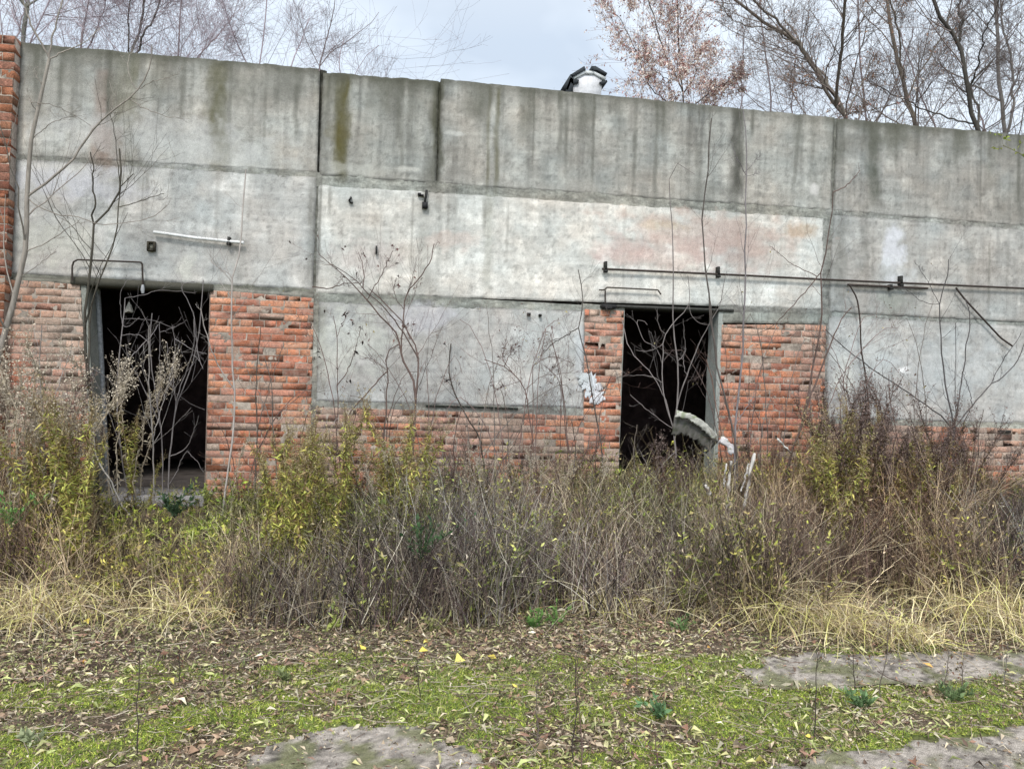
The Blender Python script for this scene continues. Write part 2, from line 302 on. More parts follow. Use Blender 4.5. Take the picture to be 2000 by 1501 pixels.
BLOB = [(1370, 455, 190, 42, .40, (0.42, 0.28, 0.23)), (1290, 500, 110, 34, .34, (0.44, 0.29, 0.26)), (1450, 500, 90, 40, .28, (0.40, 0.28, 0.26)), (1300, 440, 60, 10, .22, (0.42, 0.30, 0.13)), (1220, 490, 60, 30, .42, (0.46, 0.33, 0.30)), (1420, 480, 90, 45, .30, (0.36, 0.27, 0.25)), (1570, 450, 30, 18, .5, (0.36, 0.25, 0.15)), (885, 470, 50, 16, .3, (0.5, 0.36, 0.31)), (720, 500, 60, 30, .3, (0.5, 0.42, 0.4)), (1500, 520, 90, 60, .2, (0.5, 0.42, 0.36)),
        (1745, 490, 26, 55, .8, (0.54, 0.55, 0.59)), (1748, 540, 40, 35, .5, (0.52, 0.54, 0.55)), (1745, 590, 34, 24, .6, (0.28, 0.30, 0.27)), (820, 620, 60, 30, .35, (0.5, 0.5, 0.56)), (1680, 700, 70, 60, .45, (0.52, 0.55, 0.55)), (1650, 740, 25, 35, .6, (0.56, 0.57, 0.53)), (1850, 720, 140, 60, .3, (0.50, 0.54, 0.56)), (1765, 722, 16, 8, .9, (0.8, 0.8, 0.8)),
        (300, 270, 180, 40, .35, (0.45, 0.45, 0.45)), (420, 300, 160, 30, .35, (0.46, 0.47, 0.46)), (120, 350, 100, 30, .45, (0.50, 0.50, 0.54)), (90, 470, 90, 40, .35, (0.50, 0.50, 0.44)), (365, 520, 14, 40, .6, (0.55, 0.55, 0.5)), (1590, 370, 12, 12, .5, (0.6, 0.58, 0.57)), (180, 370, 90, 20, .3, (0.46, 0.46, 0.50)), (800, 330, 20, 5, .5, (0.55, 0.54, 0.5)), (880, 260, 22, 4, .5, (0.52, 0.52, 0.5)), (700, 330, 60, 12, .35, (0.5, 0.5, 0.46)), (690, 660, 70, 60, .5, (0.52, 0.53, 0.48)), (960, 720, 90, 50, .2, (0.47, 0.48, 0.47)), (1060, 650, 50, 60, .3, (0.40, 0.44, 0.44)), (1135, 690, 12, 70, .4, (0.47, 0.50, 0.53)),
        (660, 255, 20, 20, .4, (0.09, 0.075, 0.03)), (540, 160, 70, 18, .35, (0.2, 0.2, 0.18))]
def wallpt(px, py): q = Wp(px, py); return q[0], q[2]
rs_ = np.random.default_rng(61)
for _ in range(85):                  # fine drip lines running down from the parapet and from the joints
    px_ = rs_.uniform(45, 2080); tp_ = np.interp(px_, [p[0] for p in TOP], [p[1] for p in TOP])+2; k_ = rs_.random()
    if k_ < 0.75: STREAK.append((px_, tp_, tp_+rs_.uniform(25, 210), rs_.uniform(1.6, 6), rs_.uniform(.15, .65), (0.10, 0.10, 0.085)))
    else: STREAK.append((px_, tp_+rs_.uniform(215, 240), tp_+rs_.uniform(280, 400), rs_.uniform(1.6, 4), rs_.uniform(.15, .45), (0.16, 0.155, 0.135)))
for _ in range(26): px_ = rs_.uniform(45, 2080); tp_ = np.interp(px_, [p[0] for p in TOP], [p[1] for p in TOP])+2; STREAK.append((px_, tp_, tp_+rs_.uniform(30, 110), rs_.uniform(10, 34), rs_.uniform(.25, .5), (0.12, 0.12, 0.10)))
STREAK_W = []
for (px, y0, y1, wd, s, cc) in STREAK:
    a = wallpt(px, y0); b = wallpt(px-0.042*(y1-y0), y1); STREAK_W.append((a[0], a[1], b[1], wd/178.0, s*0.88, cc))
BLOB_W = [(*wallpt(a, b), rx/178.0, rz/178.0, s, cc) for (a, b, rx, rz, s, cc) in BLOB]
def paint(X, Z, base, v, streaky=0.5):
    n = fbm(X*2.3, Z*2.3, 5, 3); fine = fbm(X*14, Z*14, 4, 8); st = fbm(X*9, Z*0.7, 4, 14); big = fbm(X*0.7+5, Z*0.8, 3, 18)
    c = np.array(base)[None, :]*(0.70+0.42*n+0.30*(fine-0.5)*2*0.6+0.10*(big-.5)*2)[:, None]
    st2 = fbm(X*26, Z*0.9, 3, 16); c = c*(1-0.55*streaky*sstep(0.48, 0.78, st)[:, None]*(0.2+0.8*v[:, None]**1.5))*(1-0.22*streaky*sstep(0.5, 0.8, st2)[:, None]+0.14*streaky*sstep(0.5, 0.2, st2)[:, None])        # v: 1 at the top of the panel
    hue = (fbm(X*3.1+9, Z*3.1, 3, 21)-0.5)[:, None]; c = c*(1+hue*np.array([0.16, 0.0, -0.10]))
    tr = fbm(X*1.6, Z*26, 4, 26); c = c*(1-0.10*sstep(0.56, 0.75, tr)[:, None]+0.12*sstep(0.44, 0.28, tr)[:, None])
    pit = sstep(0.66, 0.74, fbm(X*30, Z*30, 2, 28)); c = c*(1-0.22*pit[:, None])
    fl = fbm(X*5+11, Z*5, 5, 29); c = c*(1+0.20*sstep(0.58, 0.66, fl)[:, None])
    for (x, za, zb, wd, s, cc) in STREAK_W:
        m = np.abs(X-x) < wd*3.2
        if not m.any(): continue
        xm = X[m]; zm = Z[m]; wob = (fbm(xm*0+x*3, zm*4, 3, 33)-0.5)*wd*1.4; ed = (fbm(xm*22, zm*5, 3, 36)-0.5)*1.6
        a = np.exp(-(np.abs((xm-x-wob)/wd)*(1+0.5*ed))**3.2)*sstep(zb-0.12, zb+0.22*(za-zb)+0.02, zm)*(1-sstep(za-0.02, za+0.06, zm))
        a = np.clip(a*s*1.15*(0.55+0.9*fbm(xm*11, zm*6, 3, 38)), 0, 0.95)[:, None]; c[m] = c[m]*(1-a)+np.array(cc)*a
    for (x, z, rx, rz, s, cc) in BLOB_W:
        d = np.sqrt(((X-x)/rx)**2+((Z-z)/rz)**2)
        m = d < 2.2
        if not m.any(): continue
        nn = fbm(X[m]*9+x, Z[m]*9, 4, 47); a = np.clip((1.25-d[m]+(nn-0.5)*1.9)*1.6, 0, 1)*s; a = a[:, None]; c[m] = c[m]*(1-a)+np.array(cc)*(0.85+0.3*nn[:, None])*a
    return np.clip(c, 0.015, 0.85)
def quad_panel(name, cor, base, thick=0.22, front=0.0, streaky=0.5, edge=0.0, topdirt=0.0, rough=1.0, label=None, jag=0.0):
    """cor: photo corners TL, TR, BR, BL of a panel lying in the facade plane"""
    tl, tr, br, bl = [np.array(wallpt(*p)) for p in cor]
    g_ = 0.006; cx_ = (tl+tr+br+bl)/4
    st = 0.016; nx = max(int(np.linalg.norm(tr-tl)/st), 3); nz = max(int(np.linalg.norm(tl-bl)/st), 3)
    U, Vv = np.meshgrid(np.linspace(0, 1, nx), np.linspace(0, 1, nz))
    Q = lambda u, v: (bl*(1-u)[..., None]+br*u[..., None])*(1-v)[..., None]+(tl*(1-u)[..., None]+tr*u[..., None])*v[..., None]
    P2 = Q(U, Vv); X = P2[..., 0]; Z = P2[..., 1]
    dl = U*np.linalg.norm(tr-tl); dr = (1-U)*np.linalg.norm(tr-tl); db = Vv*np.linalg.norm(tl-bl); dt = (1-Vv)*np.linalg.norm(tl-bl)
    de = np.minimum(np.minimum(dl, dr), np.minimum(db, dt))
    chip = np.clip(0.03*(fbm(X*11, Z*11, 3, 70)-0.58)*3, 0, 0.02)
    y = -front+0.006*(fbm(X*3, Z*3, 3, 60)-0.5)*rough+0.004*(fbm(X*25, Z*25, 3, 63)-0.5)*rough
    y = y+np.clip((chip+0.006-de)*0.9, 0, 0.03)                       # rounded, chipped arrises
    z2 = Z.copy()
    if jag: z2 = np.where(Vv > 0.93, Z-jag*sstep(0.93, 1, Vv)*np.clip(fbm(X*9, X*0, 4, 77)-0.25, 0, 1), Z)
    col = paint(X.ravel(), Z.ravel(), base, Vv.ravel(), streaky)
    dk = sstep(0.032, 0.0, de)*(0.3+1.0*fbm(X*9, Z*9, 3, 80)); col *= (1-np.clip(dk*edge, 0, 0.8).ravel())[:, None]
    if topdirt:
        td = sstep(0.16, 0.0, dt+0.16*(fbm(X*5, Z*1.5, 4, 83)-0.5)); col = col*(1-topdirt*td.ravel()[:, None])+np.array([0.075, 0.075, 0.058])*topdirt*td.ravel()[:, None]
    V = np.stack([X, y, z2], -1).reshape(-1, 3); F = [gridfaces(nz, nx)]
    mb = MB(); mb.add(V, F, col)
    # rim back to the full thickness
    ring = np.concatenate([np.arange(nx), nx*np.arange(1, nz)+nx-1, (nz-1)*nx+np.arange(nx-2, -1, -1), nx*np.arange(nz-2, 0, -1)])
    rv = V[ring]; bk = rv.copy(); bk[:, 1] = thick; n = len(ring); k = np.arange(n); k2 = (k+1) % n
    mb.add(np.vstack([rv, bk]), [np.stack([k2, k, k+n, k2+n], 1)], np.vstack([col[ring]]*2)*0.85)
    mb.add(np.array([(p[0], thick, p[1]) for p in (tl, tr, br, bl)]), [np.array([[0, 1, 2, 3]])], (0.2, 0.2, 0.19))
    o = mb.build(name, M_CONC, B, True)
    if label: o['label'] = label
    return o
CG = (0.36, 0.352, 0.325); CGL = (0.445, 0.438, 0.42); CW = (0.575, 0.565, 0.53); CGR = (0.37, 0.363, 0.345); CLO = (0.435, 0.432, 0.418)
J = 1.5
quad_panel('wall_panel', [(40, 82), (625, 133), (619, 338), (31, 304)], CG, edge=.6, topdirt=.75, streaky=.7, jag=.02)
quad_panel('wall_panel', [(631, 139), (857, 157), (852, 358), (623, 342)], (0.335, 0.328, 0.30), edge=.6, topdirt=.85, streaky=.9, jag=.03)
quad_panel('wall_panel', [(861, 153), (1631, 229), (1623, 411), (855, 359)], (0.335, 0.328, 0.303), edge=.5, topdirt=.6, streaky=.7, jag=.012)
quad_panel('wall_panel', [(1635, 230), (2450, 303), (2440, 478), (1627, 412)], (0.31, 0.303, 0.283), edge=.5, topdirt=.7, streaky=.7, jag=.02)
quad_panel('wall_panel', [(31, 310), (619, 344), (611, 566), (22, 533)], CGL, edge=.6, streaky=.25)
quad_panel('wall_panel', [(622, 360), (1610, 425), (1606, 604), (616, 572)], CW, edge=.45, streaky=.35, label='whitewashed concrete panel with faded pink patches over the right doorway')
quad_panel('wall_panel', [(1627, 418), (2450, 484), (2440, 652), (1618, 609)], CGR, edge=.5, streaky=.5)
quad_panel('wall_panel', [(622, 588), (1142, 606), (1140, 797), (616, 783)], CLO, edge=.7, streaky=.25)
quad_panel('wall_panel', [(1617, 617), (2450, 658), (2444, 838), (1613, 817)], CLO, edge=.5, streaky=.25)
# mortar beds in the joints, set back, ragged
def bed(cor, base, front=-0.008, name='mortar_joint'):
    tl, tr, br, bl = [np.array(wallpt(*p)) for p in cor]; ln = np.linalg.norm(tr-tl); hh = max(np.linalg.norm(tl-bl), .01)
    nx = max(int(ln/0.016), 4); nz = max(int(hh/0.012), 4); U, Vv = np.meshgrid(np.linspace(0, 1, nx), np.linspace(0, 1, nz))
    P2 = (bl*(1-U)[..., None]+br*U[..., None])*(1-Vv)[..., None]+(tl*(1-U)[..., None]+tr*U[..., None])*Vv[..., None]; X = P2[..., 0]; Z = P2[..., 1]
    y = -front+0.014*(fbm(X*9, Z*14, 4, 90)-0.5); col = paint(X.ravel(), Z.ravel(), base, Vv.ravel()*0, 0.2)*(0.5+0.85*fbm(X*8, Z*22, 3, 94)).ravel()[:, None]
    mb = MB().add(np.stack([X, y, Z], -1).reshape(-1, 3), [gridfaces(nz, nx)], col)
    return mb.build(name, M_MORTAR, B, True)
bed([(31, 300), (620, 334), (620, 350), (31, 314)], (0.26, 0.26, 0.235), -0.002)
bed([(616, 336), (1628, 408), (1624, 428), (616, 364)], (0.30, 0.30, 0.27), -0.004)
bed([(1610, 405), (2450, 474), (2450, 488), (1610, 420)], (0.27, 0.27, 0.25), -0.004)
bed([(612, 565), (1150, 596), (1150, 610), (612, 592)], (0.30, 0.31, 0.28), -0.004)
bed([(1600, 600), (2450, 648), (2450, 662), (1600, 620)], (0.30, 0.31, 0.29), -0.012)
bed([(617, 130), (638, 135), (630, 350), (611, 350)], (0.05, 0.05, 0.042), -0.05)
bed([(606, 340), (630, 342), (622, 590), (602, 590)], (0.16, 0.16, 0.14), -0.012)
bed([(850, 158), (866, 158), (860, 362), (845, 362)], (0.11, 0.11, 0.085), -0.03)
bed([(1624, 230), (1642, 232), (1634, 418), (1616, 418)], (0.20, 0.2, 0.18), -0.008)
bed([(1606, 412), (1632, 415), (1624, 622), (1600, 620)], (0.25, 0.25, 0.23), -0.006)
bed([(606, 560), (624, 562), (612, 1000), (594, 1000)], (0.26, 0.25, 0.22), -0.004)
bed([(20, 528), (616, 560), (616, 572), (20, 542)], (0.20, 0.2, 0.17), -0.006)
bed([(1136, 592), (1220, 598), (1220, 612), (1136, 606)], (0.28, 0.28, 0.25), -0.004)
bed([(1404, 596), (1624, 602), (1624, 618), (1404, 612)], (0.24, 0.24, 0.22), -0.004)
bed([(1602, 600), (1622, 602), (1612, 1000), (1594, 1000)], (0.26, 0.25, 0.23), -0.004)
bed([(1136, 600), (1146, 600), (1142, 1000), (1132, 1000)], (0.26, 0.25, 0.23), -0.004)
bed([(616, 780), (1146, 795), (1146, 812), (616, 797)], (0.30, 0.30, 0.27), -0.006)
bed([(1608, 812), (2450, 836), (2450, 852), (1608, 826)], (0.33, 0.33, 0.29), -0.006)

# brickwork: every brick modelled, one mesh per stretch of wall
BRED = np.array([(0.40, 0.165, 0.10), (0.47, 0.21, 0.12), (0.35, 0.14, 0.095), (0.50, 0.27, 0.17), (0.42, 0.23, 0.18), (0.27, 0.12, 0.095)])
def bricks(name, cor, seed, pale=0.25, y0=-0.004, smear=None, tone=1.0, depth=0.25, plane=None, course=0.092, bl_=0.252, label=None, m_=None):
    r = np.random.default_rng(seed); tl, tr, br, bl = [np.array(wallpt(*p)) for p in cor] if plane is None else [np.array(p) for p in cor]
    zlo = min(bl[1], br[1]); zhi = max(tl[1], tr[1]); mb = MB(); gap = 0.009; VV = []; CC = []
    for k in range(int((zhi-zlo)/course)+2):
        za = zhi-(k+1)*course; zb = za+course-gap
        zm = (za+zb)/2; t = np.clip((zm-(bl[1]+br[1])/2)/((tl[1]+tr[1])/2-(bl[1]+br[1])/2), 0, 1)
        xl = lerp(bl[0], tl[0], t); xr = lerp(br[0], tr[0], t); L_ = bl_ if (k % 4) else 0.123
        x = xl-(0 if k % 2 else L_*0.5)
        gx_ = 0.009+0.004*r.random()
        while x < xr-0.01:
            a = max(x, xl); b = min(x+L_-gx_, xr); x += L_
            if b-a < 0.02: continue
            top = min(zb, lerp(tl[1], tr[1], (a+b-2*tl[0])/2/(tr[0]-tl[0]+1e-9))) if True else zb
            if top-za < 0.02: continue
            d = y0-abs(r.normal())*0.0018; 
            if r.random() < 0.012: d = y0+0.008+r.random()*0.02        # spalled or missing face
            j = r.normal(size=(8, 3))*np.array([0.0030, 0.0006, 0.0022]); c8 = 0.001+0.002*r.random()
            kb = 0.002; V = np.array([(a+c8, d, za+c8), (b-c8, d, za+c8), (b-c8, d, top-c8), (a+c8, d, top-c8), (a, d+kb, za), (b, d+kb, za), (b, d+kb, top), (a, d+kb, top)])+j
            V[:4, 1] += r.normal()*0.0008
            VV.append(np.vstack([V, np.array([(a, 0.09, za), (b, 0.09, za), (b, 0.09, top), (a, 0.09, top)])]))
            base = (BRED[r.integers(len(BRED))]*0.6+np.array([0.44, 0.16, 0.085])*0.4)*(0.84+0.28*r.random())*tone
            pn = float(fbm(np.array([a*1.6+seed]), np.array([za*2.4]), 3, seed)[0])
            sm = np.clip((pn-0.52+(pale-0.25))*4, 0, 1)*0.8*(0.4+0.6*r.random())
            if smear is not None: sm = max(sm, smear(a, za, r))
            if r.random() < pale*0.35: sm = max(sm, 0.5+0.3*r.random())
            g_ = np.array([0.36, 0.32, 0.27]); cc = base*(1-sm)+g_*sm
            if r.random() < 0.03: cc = cc*0.45
            CC.append(np.repeat(cc[None], 12, 0))
    V = np.array(VV); n = len(V); i = np.arange(n)[:, None]*12
    q = [(0, 1, 2, 3), (4, 5, 1, 0), (5, 6, 2, 1), (6, 7, 3, 2), (7, 4, 0, 3), (8, 9, 5, 4), (9, 10, 6, 5), (10, 11, 7, 6), (11, 8, 4, 7)]
    F = np.concatenate([i+np.array(f)[None, :] for f in q])
    mb.add(V.reshape(-1, 3), [F], np.clip(np.array(CC).reshape(-1, 3), 0.01, 0.9))
    o = mb.build(name, m_ or M_BRICK, B)
    if label: o['label'] = label
    # lumpy mortar behind the faces, and the body of the wall
    nx = max(int((max(tr[0], br[0])-min(tl[0], bl[0]))/0.018), 3); nz = max(int((zhi-zlo)/0.018), 3)
    U, W_ = np.meshgrid(np.linspace(0, 1, nx), np.linspace(0, 1, nz)); P2 = (bl*(1-U)[..., None]+br*U[..., None])*(1-W_)[..., None]+(tl*(1-U)[..., None]+tr*U[..., None])*W_[..., None]
    X, Z = P2[..., 0], P2[..., 1]; yy = y0+0.0025+0.008*(fbm(X*16, Z*16, 4, seed+3)-0.50)*2; mc = np.array([0.38, 0.325, 0.275])[None]*(0.35+1.1*fbm(X*6, Z*6, 4, seed+5)).reshape(-1, 1)
    m = MB().add(np.stack([X, yy, Z], -1).reshape(-1, 3), [gridfaces(nz, nx)], mc)
    p = [(tl, y0+.012), (tr, y0+.012), (br, y0+.012), (bl, y0+.012)]; Vb = np.array([(a[0], yv, a[1]) for a, yv in p]+[(a[0], depth, a[1]) for a, yv in p])
    m.add(Vb, [np.array([(1, 0, 4, 5), (2, 1, 5, 6), (3, 2, 6, 7), (0, 3, 7, 4), (4, 7, 6, 5)])], (0.28, 0.24, 0.21))
    m.build('mortar_bed', M_MORTAR, o, True); return o
gl = 1010
def sm_left(a, z, r):
    q = wallpt(70, 640)[1]; return 0.85*np.exp(-((z-q)/0.13)**2)*(0.6+0.4*r.random())
bricks('brick_wall', [(18, 545), (156, 556), (186, gl), (5, gl)], 3, 0.34, smear=sm_left, course=0.074)
bricks('brick_wall', [(412, 566), (613, 582), (602, gl), (400, gl)], 7, 0.20, tone=1.0, course=0.073)
bricks('brick_wall', [(617, 794), (1140, 812), (1138, gl), (604, gl)], 12, 0.38, tone=0.95, course=0.075)
bricks('brick_wall', [(1142, 603), (1218, 606), (1204, gl), (1139, gl)], 19, 0.34, tone=1.1, course=0.075)
bricks('brick_wall', [(1410, 634), (1613, 634), (1602, gl), (1398, gl)], 23, 0.28, tone=1.05, course=0.080)
bricks('brick_wall', [(1613, 826), (2450, 850), (2450, gl), (1604, gl)], 29, 0.42, tone=0.95, course=0.077)
# left corner pier standing proud of the panels
def pier():
    a = wallpt(38, 81); b = wallpt(18, 700); x1 = (a[0]+b[0])/2-0.0; zt = a[1]+0.0; x0 = x1-3.0
    cor = [(x0, zt), (x1, zt), (x1-0.0, 0.3), (x0, 0.3)]
    o = bricks('brick_pier', cor, 31, 0.06, y0=-0.13, plane=1, m_=M_PIER, tone=0.62, course=0.086, depth=0.2, label='dark red brick corner pier projecting at the left end')
    return o
pier()
# plaster strips above brickwork
quad_panel('plaster_strip', [(1410, 607), (1622, 612), (1618, 633), (1408, 630)], (0.30, 0.31, 0.28), front=0.004, thick=0.2, edge=.6)
quad_panel('plaster_strip', [(24, 538), (155, 546), (156, 556), (24, 548)], (0.27, 0.26, 0.22), front=0.004, thick=0.2, edge=.6)
quad_panel('plaster_strip', [(414, 560), (614, 570), (613, 583), (412, 567)], (0.33, 0.32, 0.28), front=0.004, thick=0.2, edge=.6)
# lintels
def xz_box(name, px0, py0, px1, py1, ya, yb, col, m, parent=None, h=None):
    a = wallpt(px0, py0); b = wallpt(px1, py1); V = []
    for yv in (ya, yb): V += [(a[0], yv, a[1]), (b[0], yv, b[1]), (b[0], yv, b[1]-h), (a[0], yv, a[1]-h)]
    F = np.array([(3, 2, 1, 0), (4, 5, 6, 7), (0, 1, 5, 4), (1, 2, 6, 5), (2, 3, 7, 6), (3, 0, 4, 7)])
    return MB().add(np.array(V), [F], col).build(name, m, parent)
xz_box('lintel', 140, 541, 417, 556, -0.03, 0.30, (0.075, 0.072, 0.058), M_CONC, B, 0.075)
xz_box('lintel', 1172, 594, 1432, 604, -0.022, 0.30, (0.05, 0.05, 0.045), M_IRON, B, 0.03)
# door reveals (plastered) and frames
FZ = wallpt(300, 945)[1]
def jamb(px0, py0, px1, py1, side, col, wd=0.03, deep=0.42, name='door_jamb'):
    a = wallpt(px0, py0); b = wallpt(px1, py1); s = side*wd; nz = 60; Z = np.linspace(b[1], a[1], nz); X = np.interp(Z, [b[1], a[1]], [b[0], a[0]])
    D = np.linspace(-0.003, deep, 14); ZZ, DD = np.meshgrid(Z, D, indexing='ij'); XX = np.repeat(X[:, None], 14, 1)+side*(wd+0.012*(fbm(DD*8, ZZ*5, 3, 5)-0.5))
    nn = fbm(DD*5, ZZ*3, 4, 66)[..., None]; c_ = np.array(col)*(0.55+0.8*nn); f = gridfaces(nz, 14)
    mb = MB().add(np.stack([XX, DD, ZZ], -1).reshape(-1, 3), [f if side > 0 else f[:, ::-1]], c_.reshape(-1, 3))
    V = np.array([(a[0], -0.003, a[1]), (a[0]+s, -0.003, a[1]), (b[0]+s, -0.003, b[1]), (b[0], -0.003, b[1])]); mb.add(V, [np.array([(0, 3, 2, 1)])], col)
    return mb.build(name, M_CONC, B, True)
jamb(158, 556, 184, 1000, 1, (0.23, 0.235, 0.21), 0.05, 0.30)
jamb(412, 560, 400, 1000, -1, (0.22, 0.17, 0.14), 0.01, 0.25)
jamb(1218, 606, 1203, 1000, 1, (0.24, 0.24, 0.22), 0.012, 0.25)
jamb(1413, 606, 1399, 1000, -1, (0.30, 0.32, 0.30), 0.06, 0.27)
# steel frame tubes at the left opening
mb = MB(); P = np.array([[Wp(186, 560, 0.26), Wp(196, 760, 0.26), Wp(205, 950, 0.26)]]); P[:, :, 0] += 0.02; V, F, _ = tubes(P, np.full((1, 3), 0.03), 4); mb.add(V, [F], (0.24, 0.25, 0.26)); mb.build('door_frame', M_IRON, B)
mb = MB(); P = np.array([[Wp(1396, 612, 0.2), Wp(1390, 760, 0.2), Wp(1384, 960, 0.2)]]); V, F, _ = tubes(P, np.full((1, 3), 0.025), 4); mb.add(V, [F], (0.30, 0.33, 0.34)); mb.build('door_frame', M_PAINT, B)
# rooms behind, unlit dark put in the colour: floor, back wall, sides, ceiling, roof
x0, x1, z1, dep = -5.9, 10.5, 3.35, 3.4
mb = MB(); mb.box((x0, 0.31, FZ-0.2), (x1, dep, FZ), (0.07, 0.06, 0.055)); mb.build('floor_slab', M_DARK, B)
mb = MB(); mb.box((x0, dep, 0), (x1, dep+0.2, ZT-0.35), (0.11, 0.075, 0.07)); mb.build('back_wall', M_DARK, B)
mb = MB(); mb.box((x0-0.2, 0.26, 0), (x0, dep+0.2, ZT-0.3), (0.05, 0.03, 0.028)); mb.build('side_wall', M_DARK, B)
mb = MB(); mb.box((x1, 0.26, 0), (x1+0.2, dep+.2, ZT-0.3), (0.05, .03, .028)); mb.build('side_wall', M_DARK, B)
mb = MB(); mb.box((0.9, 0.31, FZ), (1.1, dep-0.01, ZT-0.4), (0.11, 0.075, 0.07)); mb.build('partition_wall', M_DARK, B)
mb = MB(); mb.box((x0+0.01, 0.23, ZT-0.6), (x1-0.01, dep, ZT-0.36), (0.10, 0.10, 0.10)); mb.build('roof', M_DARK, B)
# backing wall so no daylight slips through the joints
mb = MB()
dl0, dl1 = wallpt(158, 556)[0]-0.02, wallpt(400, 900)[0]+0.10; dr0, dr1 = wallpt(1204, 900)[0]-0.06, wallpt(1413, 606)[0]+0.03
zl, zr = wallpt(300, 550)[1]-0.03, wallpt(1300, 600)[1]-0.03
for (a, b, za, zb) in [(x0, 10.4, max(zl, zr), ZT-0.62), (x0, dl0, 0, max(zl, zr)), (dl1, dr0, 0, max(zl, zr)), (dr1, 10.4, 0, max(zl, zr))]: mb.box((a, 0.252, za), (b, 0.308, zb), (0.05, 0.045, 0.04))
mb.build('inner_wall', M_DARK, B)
# concrete doorstep apron by the left doorway
a = Wp(215, 952, -0.05); b = Wp(415, 958, -0.05)
ap = MB(); ap.box((a[0], -0.5, 0.1), (b[0], 0.30, FZ-0.06), (0.26, 0.25, 0.25)); o = ap.build('doorstep', M_CONC, B)
a = Wp(1200, 925, -0.05); b = Wp(1405, 925, -0.05)
ap = MB(); ap.box((a[0], -0.3, 0.1), (b[0], 0.30, FZ-0.06), (0.24, 0.23, 0.22)); o = ap.build('doorstep', M_CONC, B)

# ================================================================== FITTINGS ON THE WALL
def pipe(name, label, cat, pts, r, col, m=M_IRON, Y=-0.05, K=24, sides=8, straight=True):
    root = empty(name, tuple(Wp(*pts[0], Y))); tag(root, label, cat)
    W3 = np.array([Wp(a, b, Y) for a, b in pts]); 
    P = (np.array([np.array([np.interp(t, np.arange(len(W3)), W3[:, k]) for k in range(3)]) for t in np.linspace(0, len(W3)-1, K)]) if straight else cr_path(W3, K))
    V, F, _ = tubes(P[None], np.full((1, K), r), sides); build('tube', local(V, root), [F], m, root, np.broadcast_to(np.array(col), (len(V), 3)), True); return root
def bracket(root, px, py, h=0.09, col=(0.02, 0.02, 0.018), Y=-0.05):
    q = Wp(px, py, Y); mb = MB(); mb.box((q[0]-0.014, -0.065, q[2]-0.01), (q[0]+0.014, 0.0, q[2]+h), col); mb.box((q[0]-0.02, Y-0.024, q[2]-0.035), (q[0]+0.02, Y+0.03, q[2]-0.008), col)
    mb.V = [local(v, root) for v in mb.V]; return mb.build('bracket', M_IRON, root)
K_ = (0.042, 0.032, 0.027)
p = pipe('wall_pipe', 'long thin black pipe running from above the right doorway to the right edge', 'pipe', [(1176, 525), (1440, 537), (1615, 546), (2000, 563), (2300, 578)], 0.013, K_); 
for q in [(1183, 526), (1403, 536), (1760, 553)]: bracket(p, *q)
p = pipe('wall_pipe', 'short black rail just under the long pipe on the right', 'pipe', [(1656, 556), (1812, 563)], 0.014, K_); bracket(p, 1740, 560, 0.03)
pipe('wall_rod', 'black rod hanging diagonally below the long pipe at the far right', 'rod', [(1867, 562), (1885, 585), (1955, 660), (1978, 676)], 0.011, K_)
p = pipe('wall_pipe', 'pale galvanised tube fixed at a slant above the left doorway', 'pipe', [(300, 453), (385, 465), (476, 474)], 0.017, (0.62, 0.63, 0.63), M_PAINT); bracket(p, 447, 472, 0.05)
pipe('wall_pipe', 'black bent pipe framing the top left of the left doorway', 'pipe', [(141, 548), (141, 520), (144, 511), (152, 507), (275, 512), (278, 516), (279, 556)], 0.009, K_, K=60, Y=-0.06)
p = pipe('wall_pipe', 'short bent black pipe above the left side of the right doorway', 'pipe', [(1170, 566), (1180, 566), (1186, 561), (1285, 566), (1291, 575)], 0.009, (0.07, 0.06, 0.05), K=40)
V, F, _ = tubes(np.array([[Wp(1182, 566, -0.05), Wp(1182, 592, -0.05)]]), np.full((1, 2), 0.009), 8); build('tube', local(V, p), [F], M_IRON, p, np.broadcast_to(np.array(K_), (len(V), 3)), True)
pipe('cable', 'black cable hanging in a curve from the short rail down to the weeds', 'cable', [(1660, 558), (1674, 585), (1680, 630), (1681, 665), (1684, 695), (1690, 730), (1697, 800), (1700, 860)], 0.009, K_, Y=-0.10, straight=False, K=30)
mb = MB(); q = Wp(1188, 597, -0.03); mb.box((q[0]-0.08, -0.07, q[2]-0.03), (q[0]+0.085, 0.0, q[2]+0.015), (0.02, 0.02, 0.02)); mb.box((q[0]-0.05, -0.085, q[2]-0.045), (q[0]+0.03, -0.071, q[2]-0.01), (0.02, 0.02, 0.02))
tag(mb.build('lintel_clamp', M_IRON), 'black iron clamp at the left end of the lintel over the right doorway', 'clamp')
# switch box, socket hole and iron stubs
root = tag(empty('junction_box', tuple(Wp(297, 482, 0))), 'small dark square junction box on the panel above the left doorway', 'electric box')
mb = MB()
for (a, b, c2, d) in [(-.04, -.05, -.022, .05), (.022, -.05, .04, .05), (-.022, .032, .022, .05), (-.022, -.05, .022, -.032)]: mb.box((a, -.045, b), (c2, 0, d), (0.035, 0.03, 0.02))
mb.build('box_frame', M_IRON, root); mb = MB(); mb.box((-.021, -.02, -.031), (.021, 0.0, .031), (0.22, 0.21, 0.17)); mb.build('box_back', M_IRON, root)
def stub(label, px, py, w_, h_, tilt=0, extra=None, cat='iron bracket', name='iron_bracket'):
    q = Wp(px, py); mb = MB(); M = Matrix.Rotation(tilt, 4, 'Y')
    mb.box((-w_/2, -.05, -h_/2), (w_/2, 0.002, h_/2), (0.02, 0.02, 0.02), M)
    if extra:
        for e_ in extra: mb.box(e_[:3], e_[3:], (0.02, 0.02, 0.022))
    o = mb.build(name, M_IRON); o.location = (q[0], q[1], q[2]); tag(o, label, cat); return o
